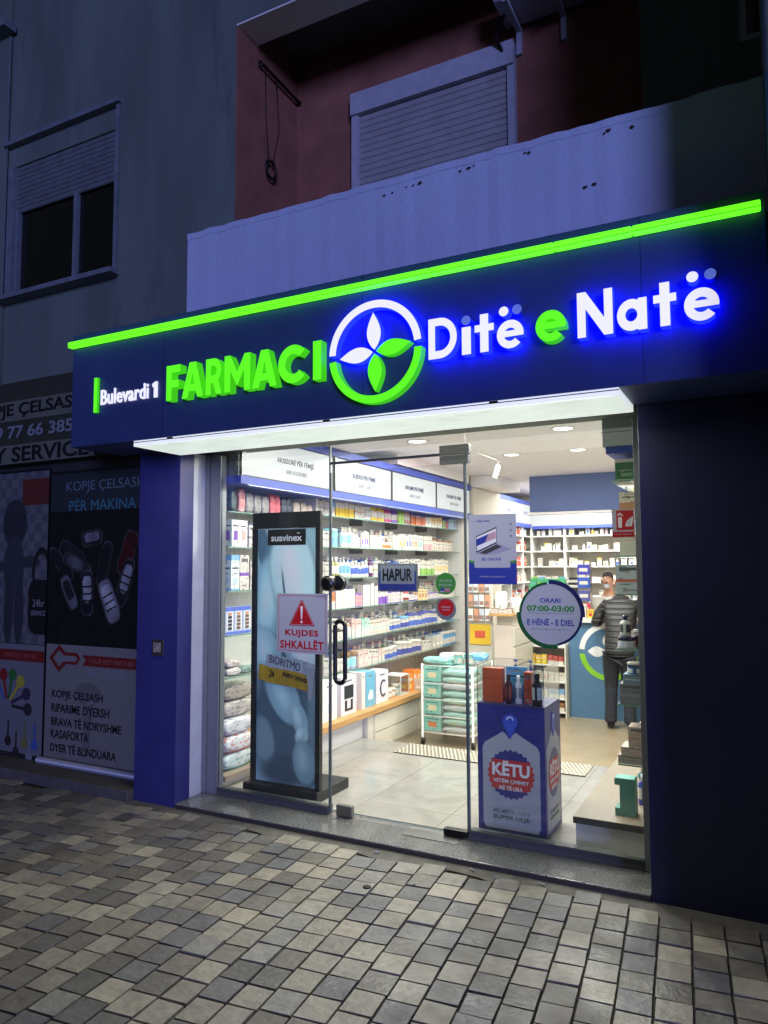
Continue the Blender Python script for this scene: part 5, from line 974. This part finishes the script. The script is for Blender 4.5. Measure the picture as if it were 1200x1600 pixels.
# ---- standing poster in the left window
bn = thing('standing_poster_frame', 'tall black framed poster stand with blue tinted baby photograph in the left window', 'poster stand', (-2.95, .42, .04))
BM = Matrix.Translation((2.95, -.42, -.04))
def N(mb, name, m, bevel=0): o = mb.build(name, m, bn, False, bevel); o.location = (2.95, -.42, -.04); return o
N(MB().box(-3.235, -3.200, .42, .46, .11, 1.862).box(-2.700, -2.665, .42, .46, .11, 1.862).box(-3.20, -2.70, .42, .46, .11, .118), 'side_rail', M['blackm'], .002)
N(MB().box(-3.235, -2.665, .425, .455, 1.863, 1.975), 'header', M['blackm'], .002)
N(MB().box(-3.27, -2.66, .385, .80, .0405, .109), 'base', M['blackm'], .003)
N(MB().box(-3.199, -2.701, .440, .452, .119, 1.861), 'backing', M['inkblack'])
def baby(U, V):
    c = np.tile(L(122, 152, 168), (len(U), 1)); W_, H_ = .49, 1.74
    n1 = np.sin(U*23+np.sin(V*9)*1.6)*.5+.5; c = mixc(c, L(150, 178, 190), n1*.35)
    def el(cx, cy, rx, ry, a, col, s=.35, k=1.0):
        nonlocal c
        ca, sa = math.cos(R(a)), math.sin(R(a)); x = (U-cx)*ca+(V-cy)*sa; y = -(U-cx)*sa+(V-cy)*ca
        q = np.sqrt((x/rx)**2+(y/ry)**2); c = mixc(c, L(*col), (1-sstep(q, 1-s, 1+s*.2))*k)
    def limb(cx, cy, rx, ry, a, dark, mid, hi):
        el(cx+.012, cy-.02, rx*1.08, ry*1.05, a, dark, .25); el(cx, cy, rx, ry, a, mid, .2); el(cx-.02, cy+.02, rx*.6, ry*.75, a, hi, .9, .8)
    el(.05, 1.60, .06, .20, 8, (60, 96, 122), .3); el(.10, 1.50, .05, .22, -6, (76, 112, 138), .5)
    limb(.10, 1.20, .17, .38, -4, (54, 84, 108), (120, 158, 178), (170, 200, 212)); limb(.30, 1.42, .20, .36, 10, (86, 120, 140), (158, 184, 194), (188, 206, 210))
    el(.23, 1.30, .012, .22, 8, (52, 84, 106), .6); el(.24, 1.05, .012, .12, -14, (56, 88, 110), .6)
    el(.40, 1.02, .15, .11, -14, (34, 56, 74), .35); el(.20, .86, .05, .16, 32, (34, 50, 64), .5)
    limb(.08, .86, .14, .22, 20, (58, 88, 108), (134, 166, 182), (170, 196, 206)); limb(.40, .86, .12, .16, 0, (92, 116, 128), (166, 186, 190), (190, 204, 206))
    el(.22, .40, .34, .50, 0, (60, 88, 108), .4); el(.06, .28, .10, .18, 12, (108, 132, 146), .3); el(.30, .10, .30, .12, 6, (50, 74, 92), .4)
    limb(.22, .60, .13, .24, 30, (42, 66, 86), (118, 152, 170), (156, 184, 196)); limb(.36, .44, .07, .13, 20, (44, 66, 84), (120, 150, 166), (160, 184, 194)); limb(.38, .33, .055, .07, -30, (50, 72, 90), (136, 160, 172), (170, 188, 196))
    limb(.40, .16, .10, .16, 10, (54, 78, 96), (104, 132, 148), (140, 162, 174)); el(.45, .50, .03, .36, 0, (96, 124, 138), .6, .7)
    g = np.sin(U*180+np.sin(V*60)*2)*np.sin(V*150); c = c*(1+.03*g[:, None]); m_ = c.mean(1, keepdims=True); c = np.clip(c, 0, 1)**1.25*1.35; return (c*.75+m_*.25)*np.array([[1.9, 2.0, 1.7]])+.015
painted('baby_print', BM @ frame('Y', -3.197, .4385, .12), .494, 1.74, 110, 360, baby, M['paper'], bn)
N(MB().box(-3.11, -2.79, .436, .4383, 1.745, 1.855), 'name_plate', M['inkblack']); text('lettering', 'suavinex', BM @ frame('Y', -2.95, .4355, 1.795), .26, .046, M['inkwhite'], bn, .001, bold=.02); shape('accent_mark', [rrect(-2.862, 1.824, -2.838, 1.830, .001)], BM @ frame('Y', 0, .4355, 0), .001, M['inkwhite'], bn)
bl = thing('crumpled_label', 'torn yellow and white paper label stuck across the standing poster', 'label', (-2.96, .437, .86))
LM = Matrix.Rotation(R(8), 4, 'Y'); bl.scale = (1, 1, 1.35)
def crump(x0, x1, z0, z1, m, name, dy=0):
    nx, nz = 24, 8; mb = MB(); rr = random.Random(5); P = [[None]*(nz+1) for _ in range(nx+1)]
    for i in range(nx+1):
        for j in range(nz+1):
            x = x0+(x1-x0)*i/nx; z = z0+(z1-z0)*j/nz; y = -.003-.004*abs(math.sin(x*40+z*9))-dy
            if i == nx: x += rr.uniform(-.006, .006)
            v = LM @ Vector((x, y, z+.008*math.sin(x*11))); P[i][j] = v
    for i in range(nx):
        for j in range(nz): mb.quad(P[i][j], P[i+1][j], P[i+1][j+1], P[i][j+1])
    return mb.build(name, m, bl, True)
crump(-.215, .24, -.06, .02, mat('label_yellow', (196, 160, 40), .5), 'yellow_strip'); crump(-.16, .24, .0205, .085, mat('label_silver', (190, 196, 204), .5), 'white_strip')
text('lettering', 'BIORITMO', LM @ frame('Y', .0, -.0085, .055), .26, .040, M['inkblack'], bl, .0006, bold=.0); text('lettering', 'ENERGY DEFENSE', LM @ frame('Y', .09, -.0085, -.002), .20, .022, M['inkblack'], bl, .0006, bold=.03)
text('lettering', '24', LM @ frame('Y', -.10, -.0085, -.018), .04, .04, M['inkblack'], bl, .0006, bold=.03)
shape('torn_corner', [[(.15, .06), (.245, .075), (.24, -.09), (.215, -.09), (.20, .0)]], LM @ frame('Y', 0, -.0095, 0), .0006, M['sticker'], bl)

# ---- stickers and signs on the glass
YG = .2848
def sticker(name, label, cat, x0, x1, z0, z1, y=YG, m='sticker', r=.004, loops=None, th=.0012):
    t = thing(name, label, cat, ((x0+x1)/2, y, z0)); T = Matrix.Translation((-(x0+x1)/2, -y, -z0))
    shape('sheet', loops or [rrect(x0, z0, x1, z1, r)], T @ frame('Y', 0, y, 0), th, M[m], t); return t, T
F_ = lambda T, x, z, d=.0018, y=YG: T @ frame('Y', x, y-d, z)
t, T = sticker('warning_sign', 'white warning sheet with red triangle and red words stuck left of the door', 'warning sign', -2.918, -2.518, 1.028, 1.418)
shape('red_border', [rrect(-2.905, 1.041, -2.531, 1.405, .008), rrect(-2.902, 1.044, -2.534, 1.402, .007)], F_(T, 0, 0), .0005, M['inkred'], t)
tri = lambda k: [(-2.718+k*a, 1.272+k*b) for a, b in ((-.098, -.058), (-.094, -.066), (.094, -.066), (.098, -.058), (.006, .103), (-.006, .103))]
shape('red_triangle', [tri(1), tri(.92)], F_(T, 0, 0), .0005, M['inkred'], t); shape('red_triangle', [tri(.86)], F_(T, 0, 0), .0006, M['inkred'], t)
shape('exclamation_mark', [[(-2.728, 1.335), (-2.722, 1.250), (-2.714, 1.250), (-2.708, 1.335)]], F_(T, 0, 0, .0026), .0005, M['inkwhite'], t); shape('exclamation_mark', [circle(-2.718, 1.232, .0085, 16)], F_(T, 0, 0, .0026), .0005, M['inkwhite'], t)
text('lettering', 'KUJDES', F_(T, -2.718, 1.155), .26, .052, M['inkred'], t, .0005, bold=.035, space=1.1); text('lettering', 'SHKALLËT', F_(T, -2.718, 1.087), .34, .066, M['inkred'], t, .0005, bold=.035, space=1.1)
YH = .312
t, T = sticker('open_sign', 'grey and blue sign saying open hanging on a string inside the door', 'sign', -2.164, -1.886, 1.438, 1.612, YH, 'alu', .006, th=.004)
shape('blue_field', [rrect(-2.152, 1.445, -1.898, 1.565, .004)], F_(T, 0, 0, .0046, YH), .0005, M['stickblue'], t); shape('grey_field', [rrect(-2.142, 1.486, -1.908, 1.60, .004)], F_(T, 0, 0, .0056, YH), .0006, mat('sign_grey', (150, 156, 166), .4), t)
text('lettering', 'HAPUR', F_(T, -2.025, 1.542, .0066, YH), .205, .078, M['inkblack'], t, .0006, bold=.032)
sb = MB(); sb.tube([(-2.11, YH, 1.612), (-2.023, YH-.002, 1.775), (-1.935, YH, 1.612)], .0012, 5); o = sb.build('string', M['inkblack'], t); o.location = (2.025, -YH, -1.438)
o = MB().lathe([(.012, 0), (.010, .006), (.004, .012)], 14).build('suction_hook', M['acryl'], t, True); o.rotation_euler.x = -math.pi/2; o.location = (.002, -YH+.2955, 1.775-1.438)
t, T = sticker('round_sticker', 'round green sticker with speech tip and little flag on the door', 'sticker', -1.757, -1.627, 1.425, 1.556, YG, 'inkgreen', loops=[arc(-1.692, 1.491, .065, -110, 230, 40)+[(-1.748, 1.432)]])
text('lettering', 'WE SPEAK', F_(T, -1.692, 1.508), .085, .014, M['sticker'], t, .0004); text('lettering', 'ENGLISH', F_(T, -1.692, 1.483), .085, .014, M['sticker'], t, .0004)
shape('flag', [rrect(-1.725, 1.440, -1.665, 1.464, .001)], F_(T, 0, 0), .0004, M['sticker'], t)
for q in range(3): shape('flag_stripe', [rrect(-1.705, 1.442+q*.008, -1.665, 1.446+q*.008, .0005)], F_(T, 0, 0, .0024), .0003, M['inkred'], t)
shape('flag_corner', [rrect(-1.725, 1.448, -1.700, 1.464, .001)], F_(T, 0, 0, .0024), .0003, M['stickblue'], t)
t, T = sticker('round_sticker', 'round red and grey sticker below the green one on the door', 'sticker', -1.757, -1.627, 1.275, 1.405, YG, 'alu', loops=[circle(-1.692, 1.340, .065)])
shape('red_disc', [circle(-1.692, 1.350, .050, 30)+[]], F_(T, 0, 0), .0004, M['inkred'], t); text('lettering', 'ONLINE', F_(T, -1.692, 1.352, .0024), .06, .010, M['sticker'], t, .0003); text('lettering', 'SHERBIM', F_(T, -1.692, 1.336, .0024), .05, .008, M['sticker'], t, .0003)
t, T = sticker('online_poster', 'grey and blue poster with an open laptop stuck on the glass right of the door', 'poster', -1.543, -1.253, 1.490, 1.896)
shape('green_wave', [[(-1.543, 1.49), (-1.253, 1.49), (-1.253, 1.628)]+[(-1.253-.29*i/12, 1.615+.012*math.cos(2*math.pi*i/12)) for i in range(1, 12)]+[(-1.543, 1.632)]], F_(T, 0, 0), .0004, M['inkgreen'], t)
shape('blue_field', [[(-1.543, 1.49), (-1.253, 1.49), (-1.253, 1.612)]+[(-1.253-.29*i/12, 1.604+.008*math.cos(2*math.pi*i/12)) for i in range(1, 12)]+[(-1.543, 1.616)]], F_(T, 0, 0, .0023), .0004, M['stickblue'], t)
shape('text_field', [rrect(-1.508, 1.585, -1.290, 1.66, .008)], F_(T, 0, 0, .0028), .0006, M['sticker'], t)
shape('laptop_screen', [[(-1.495, 1.672), (-1.495, 1.770), (-1.370, 1.822), (-1.370, 1.728)]], F_(T, 0, 0), .0005, M['inkblack'], t); shape('laptop_picture', [[(-1.491, 1.682), (-1.491, 1.765), (-1.373, 1.813), (-1.373, 1.734)]], F_(T, 0, 0, .0025), .0004, M['inkwhite'], t)
shape('laptop_picture', [[(-1.491, 1.712), (-1.491, 1.752), (-1.420, 1.780), (-1.440, 1.732)]], F_(T, 0, 0, .003), .0004, M['stickblue'], t); shape('laptop_picture', [[(-1.440, 1.732), (-1.420, 1.780), (-1.376, 1.797), (-1.376, 1.756)]], F_(T, 0, 0, .003), .0004, mat('ink_rose2', (190, 150, 160), .5), t)
shape('laptop_base', [[(-1.495, 1.672), (-1.370, 1.728), (-1.282, 1.692), (-1.40, 1.655), (-1.47, 1.655)]], F_(T, 0, 0), .0005, mat('ink_lilac', (150, 150, 172), .5), t); shape('laptop_keys', [[(-1.478, 1.671), (-1.372, 1.720), (-1.338, 1.706), (-1.436, 1.664)]], F_(T, 0, 0, .0026), .0004, mat('ink_dark', (60, 58, 62), .5), t)
text('lettering', 'BLI ONLINE', F_(T, -1.402, 1.635, .0036), .115, .017, M['stickblue'], t, .0004, bold=.02); text('lettering', 'www.farmaciditenate.al', F_(T, -1.398, 1.535, .003), .15, .010, M['sticker'], t, .0004)
text('lettering', 'Ditë e Natë', F_(T, -1.452, 1.858), .075, .011, M['stickblue'], t, .0004, bold=.02)
for q in range(3): shape('dot', [circle(-1.285, 1.835-q*.034, .007, 12)], F_(T, 0, 0), .0004, M['inkgrey'], t)
ccx, ccz = -1.065, 1.328
t, T = sticker('opening_hours_sticker', 'large round opening hours sticker with green and blue ring on the right pane', 'sticker', ccx-.185, ccx+.185, ccz-.185, ccz+.185, loops=[circle(ccx, ccz, .168, 60)])
gdk = mat('ring_green', (24, 90, 48), .45)
shape('green_ring', [arc(ccx, ccz, .192, 178, 282, 30)+arc(ccx, ccz, .168, 282, 178, 30)], F_(T, 0, 0), .0005, gdk, t); shape('green_ring', [arc(ccx, ccz, .178, 95, 178, 26)+arc(ccx, ccz, .164, 178, 95, 26)], F_(T, 0, 0), .0005, gdk, t)
shape('blue_ring', [arc(ccx, ccz, .190, -4, 92, 30)+arc(ccx, ccz, .166, 92, -4, 30)], F_(T, 0, 0), .0005, M['inknavy'], t); shape('blue_ring', [arc(ccx, ccz, .178, 282, 356, 26)+arc(ccx, ccz, .164, 356, 282, 26)], F_(T, 0, 0), .0005, M['inknavy'], t)
text('lettering', 'ORARI', F_(T, ccx, ccz+.075), .115, .026, M['stickblue'], t, .0005, bold=.02); text('lettering', '07:00-03:00', F_(T, ccx, ccz+.030), .265, .034, M['inkgreen'], t, .0005, bold=.03)
text('lettering', 'E HËNË - E DIEL', F_(T, ccx, ccz-.043), .265, .040, M['stickblue'], t, .0005, bold=.02)
shape('rule', [rrect(ccx-.13, ccz+.0025, ccx+.13, ccz+.0045, .0005)], F_(T, 0, 0), .0004, M['inkgrey'], t); shape('rule', [rrect(ccx-.115, ccz-.086, ccx+.115, ccz-.084, .0005)], F_(T, 0, 0), .0004, M['inkgrey'], t)
for q in range(3): shape('dot', [circle(ccx-.10+q*.075, ccz-.085, .004, 10)], F_(T, 0, 0, .0024), .0004, M['inkgrey'], t)
t, T = sticker('fire_sign', 'red fire extinguisher sign with flames by the right column', 'sign', -.720, -.603, 1.745, 1.897)
shape('red_field', [rrect(-.697, 1.785, -.608, 1.890, .002)], F_(T, 0, 0), .0004, M['inkred'], t); shape('red_field', [rrect(-.718, 1.748, -.606, 1.776, .001)], F_(T, 0, 0), .0004, M['inkred'], t)
shape('extinguisher_mark', [rrect(-.688, 1.797, -.668, 1.855, .005)], F_(T, 0, 0, .0024), .0004, M['inkwhite'], t); shape('extinguisher_mark', [[(-.692, 1.866), (-.678, 1.880), (-.660, 1.862), (-.664, 1.858), (-.678, 1.868), (-.688, 1.860)]], F_(T, 0, 0, .0024), .0004, M['inkwhite'], t)
for q in range(3): shape('flame_mark', [[(-.652+q*.012, 1.805), (-.642+q*.012, 1.803), (-.630+q*.010, 1.825+q*.010), (-.634+q*.010, 1.845+q*.008), (-.648+q*.010, 1.822)]], F_(T, 0, 0, .0024), .0004, M['inkwhite'], t)
text('lettering', 'FIKSE ZJARRI', F_(T, -.662, 1.762, .0024), .09, .009, M['sticker'], t, .0003)

# ============================================================ PEOPLE
def skin(name, verts, edges, m, parent=None, root=0, sub=2):
    me = bpy.data.meshes.new(name); me.from_pydata([v[:3] for v in verts], edges, []); o = bpy.data.objects.new(name, me); C.objects.link(o)
    s = o.modifiers.new('skin', 'SKIN'); s.use_smooth_shade = True
    for i, v in enumerate(verts):
        r = v[3] if isinstance(v[3], tuple) else (v[3], v[3]); me.skin_vertices[0].data[i].radius = r; me.skin_vertices[0].data[i].use_root = (i == root)
    b = o.modifiers.new('sub', 'SUBSURF'); b.levels = sub; b.render_levels = sub
    dg = bpy.context.evaluated_depsgraph_get(); me2 = bpy.data.meshes.new_from_object(o.evaluated_get(dg)); me2.name = name
    bpy.data.objects.remove(o); me2.materials.clear(); me2.materials.append(m)
    for p in me2.polygons: p.use_smooth = True
    o2 = bpy.data.objects.new(name, me2); C.objects.link(o2)
    if parent: o2.parent = parent
    return o2
def chain(V, E, start, pts):
    p = start
    for q in pts:
        V.append(q); E.append((p, len(V)-1)); p = len(V)-1
    return p
def hand(V, E, wrist, w, d, s):                  # wrist index, wrist pos, pointing direction, side
    d = Vector(d).normalized(); up_ = Vector((0, 0, 1)); sd = d.cross(up_).normalized(); w = Vector(w)
    palm = w+d*.055; chain(V, E, wrist, [(palm.x, palm.y, palm.z, .022)]); pi = len(V)-1
    for k, ln in enumerate((.062, .072, .068, .052)):
        o = palm+sd*(-.024+.016*k)+d*.018; a = o+d*ln*.55-up_*.006; b = o+d*ln-up_*.020
        chain(V, E, pi, [(o.x, o.y, o.z, .009), (a.x, a.y, a.z, .008), (b.x, b.y, b.z, .007)])
    o = w+d*.03+sd*s*.03; b = o+d*.035+sd*s*.02; chain(V, E, pi, [(o.x, o.y, o.z, .010), (b.x, b.y, b.z, .008)])
def ridged(o, axis_scale, amp):                   # quilted cloth: soft horizontal ridges pushed along the normals
    for v in o.data.vertices:
        k = abs(math.sin(v.co.z*axis_scale)); v.co += v.normal*amp*(k**.5-.5)
skinm = mat('skin', (196, 146, 120), .5, ns=18, na=.06); greyhair = mat('grey_hair', (120, 116, 112), .8, ns=90, na=.3); darkhair = mat('dark_hair', (46, 38, 34), .7, ns=90, na=.3)
quilt = mat('charcoal_quilted_nylon', (38, 36, 37), .5, ns=22, na=.35, bs=26, ba=.8, stretch=(1, 1, 4)); nt = quilt.node_tree; tc = nt.nodes.new('ShaderNodeTexCoord'); wv = nt.nodes.new('ShaderNodeTexWave'); wv.bands_direction = 'Z'; wv.inputs['Scale'].default_value = 5.2; wv.inputs['Distortion'].default_value = .7; nt.links.new(tc.outputs['Object'], wv.inputs['Vector'])
cr = nt.nodes.new('ShaderNodeMapRange'); cr.inputs[1].default_value = 0; cr.inputs[2].default_value = .35; cr.inputs[3].default_value = .0; cr.inputs[4].default_value = 1; nt.links.new(wv.outputs['Fac'], cr.inputs[0])
bp = nt.nodes.new('ShaderNodeBump'); bp.inputs['Strength'].default_value = .6; bp.inputs['Distance'].default_value = .02; nt.links.new(cr.outputs[0], bp.inputs['Height']); nt.links.new(bp.outputs[0], nt.nodes['Principled BSDF'].inputs['Normal'])
trous = mat('dark_trousers', (34, 37, 46), .85, ns=14, na=.18, bs=30, ba=.3); coat = mat('white_coat', (226, 222, 214), .7, ns=8, na=.05)
# customer leaning on the counter, seen from behind
mn = thing('person', 'customer in a charcoal quilted jacket seen from behind, leaning on the blue counter', 'person', (-1.42, 4.45, -.15))
def face(o_parent, c, f, s=1, m=skinm):           # small features on a head: c centre, f facing direction
    f = Vector(f).normalized(); u = Vector((0, 0, 1)); u = (u-f*u.dot(f)).normalized(); r_ = f.cross(u); c = Vector(c)
    n = MB(); n.tube([tuple(c+f*.088+u*.025), tuple(c+f*.112-u*.016), tuple(c+f*.095-u*.026)], [.008, .014, .010], 8); n.build('nose', m, o_parent, True)
    for q in (-1, 1):
        e = MB().lathe([(.002, -.010), (.009, -.006), (.012, 0), (.009, .006), (.002, .010)], 10); eo = e.build('eye', M['inkblack'], o_parent, True); eo.location = c+f*.082+r_*q*.032+u*.018
        a = MB(); a.tube([tuple(c+r_*q*.075+u*.03), tuple(c+r_*q*.088-f*.008), tuple(c+r_*q*.078-u*.035)], [.012, .017, .010], 8); a.build('ear', m, o_parent, True)
    mo = MB(); mo.tube([tuple(c+f*.089-u*.05-r_*.024), tuple(c+f*.097-u*.053), tuple(c+f*.089-u*.05+r_*.024)], .006, 6); mo.build('mouth', mat('lips', (160, 90, 84), .5), o_parent, True)
V = [(0, .02, .86, (.08, .06))]; E = []
ch = chain(V, E, 0, [(0, .09, 1.05, (.12, .09)), (0, .18, 1.24, (.14, .10)), (0, .23, 1.36, (.11, .09)), (0, .265, 1.455, (.055, .06)), (.0, .30, 1.53, (.072, .085)), (0, .34, 1.57, (.07, .085)), (0, .37, 1.57, (.05, .06))])
for s in (-1, 1):
    sh_ = chain(V, E, 2, [(s*.185, .22, 1.30, .062), (s*.255, .20, 1.12, .048), (s*.225, .38, 1.155, .036)]); w_i = chain(V, E, sh_, [(s*.13, .50, 1.168, .026)]); hand(V, E, w_i, (s*.13, .50, 1.168), (-s*.4, .8, 0), -s)
    chain(V, E, 0, [(s*.095, .0, .76, .06), (s*.10, .01, .46, .045), (s*.10, -.03, .12, .03), (s*.105, .02, .05, .026), (s*.115, .10, .04, .02)])
body = skin('body', V, E, skinm, mn)
J = [(0, -.01, .70, (.175, .145))]; JE = []
chain(J, JE, 0, [(0, .03, .86, (.165, .135)), (0, .08, 1.04, (.165, .13)), (0, .16, 1.22, (.18, .135)), (0, .215, 1.33, (.14, .115)), (0, .245, 1.415, (.078, .078))])
for s in (-1, 1): chain(J, JE, 3, [(s*.17, .205, 1.31, .075), (s*.235, .19, 1.21, .066), (s*.275, .17, 1.09, .060), (s*.24, .33, 1.14, .052), (s*.17, .45, 1.172, .042)])
jk = skin('quilted_jacket', J, JE, quilt, mn, sub=3); ridged(jk, 66, .006)
Tv = [(0, .02, .86, (.16, .12))]; TE = []
for s in (-1, 1): chain(Tv, TE, 0, [(s*.088, .0, .72, (.095, .105)), (s*.092, .02, .47, (.068, .076)), (s*.097, -.005, .25, (.058, .066)), (s*.10, -.03, .10, (.060, .068)), (s*.10, -.03, .06, (.064, .074))])
skin('trousers', Tv, TE, trous, mn)
for s in (-1, 1): skin('shoe', [(s*.10, -.055, .045, .044), (s*.108, .03, .042, .046), (s*.118, .13, .032, .036)], [(0, 1), (1, 2)], M['shoe'], mn)
skin('hair', [(0, .265, 1.52, (.062, .07)), (0, .295, 1.575, (.080, .088)), (0, .345, 1.61, (.068, .078))], [(0, 1), (1, 2)], greyhair, mn); face(mn, (0, .315, 1.54), (0, .9, -.45))
# pharmacist
ph = thing('person', 'pharmacist in a white coat and mask behind the counter, looking down', 'person', (-1.74, 5.72, -.15)); ph.scale = (.95, .95, .97)
V = [(0, 0, .90, (.14, .10))]; E = []
chain(V, E, 0, [(0, 0, 1.10, (.14, .10)), (0, -.02, 1.30, (.165, .11)), (0, -.04, 1.40, (.10, .08)), (0, -.05, 1.47, (.05, .05)), (0, -.085, 1.555, (.072, .085)), (0, -.10, 1.62, (.072, .085)), (0, -.10, 1.66, (.05, .06))])
for s in (-1, 1):
    a = chain(V, E, 2, [(s*.185, -.03, 1.35, .055), (s*.23, -.04, 1.14, .042), (s*.16, -.20, 1.165, .033), (s*.09, -.27, 1.17, .024)]); hand(V, E, a, (s*.09, -.27, 1.17), (-s*.3, -.8, 0), s)
    chain(V, E, 0, [(s*.09, 0, .80, .085), (s*.09, .01, .46, .058), (s*.09, 0, .09, .042), (s*.095, -.10, .035, .035)])
skin('body', V, E, skinm, ph)
J = [(0, .0, .55, (.19, .15))]; JE = []
chain(J, JE, 0, [(0, 0, .85, (.17, .13)), (0, 0, 1.08, (.165, .125)), (0, -.02, 1.28, (.185, .13)), (0, -.035, 1.385, (.14, .11)), (0, -.045, 1.43, (.07, .065))])
for s in (-1, 1): chain(J, JE, 3, [(s*.185, -.03, 1.35, .072), (s*.235, -.04, 1.24, .064), (s*.24, -.045, 1.14, .058), (s*.17, -.19, 1.165, .048), (s*.12, -.245, 1.17, .042)])
skin('white_coat', J, JE, coat, ph)
skin('hair', [(0, -.02, 1.575, (.058, .05)), (0, -.045, 1.635, (.076, .082)), (0, -.085, 1.665, (.076, .080)), (0, -.125, 1.675, (.06, .05))], [(0, 1), (1, 2), (2, 3)], darkhair, ph); face(ph, (0, -.09, 1.59), (-.3, -.9, -.35))
skin('face_mask', [(-.045, -.165, 1.535, (.035, .03)), (0, -.178, 1.53, (.038, .035)), (.045, -.165, 1.535, (.035, .03))], [(0, 1), (1, 2)], M['sticker'], ph)
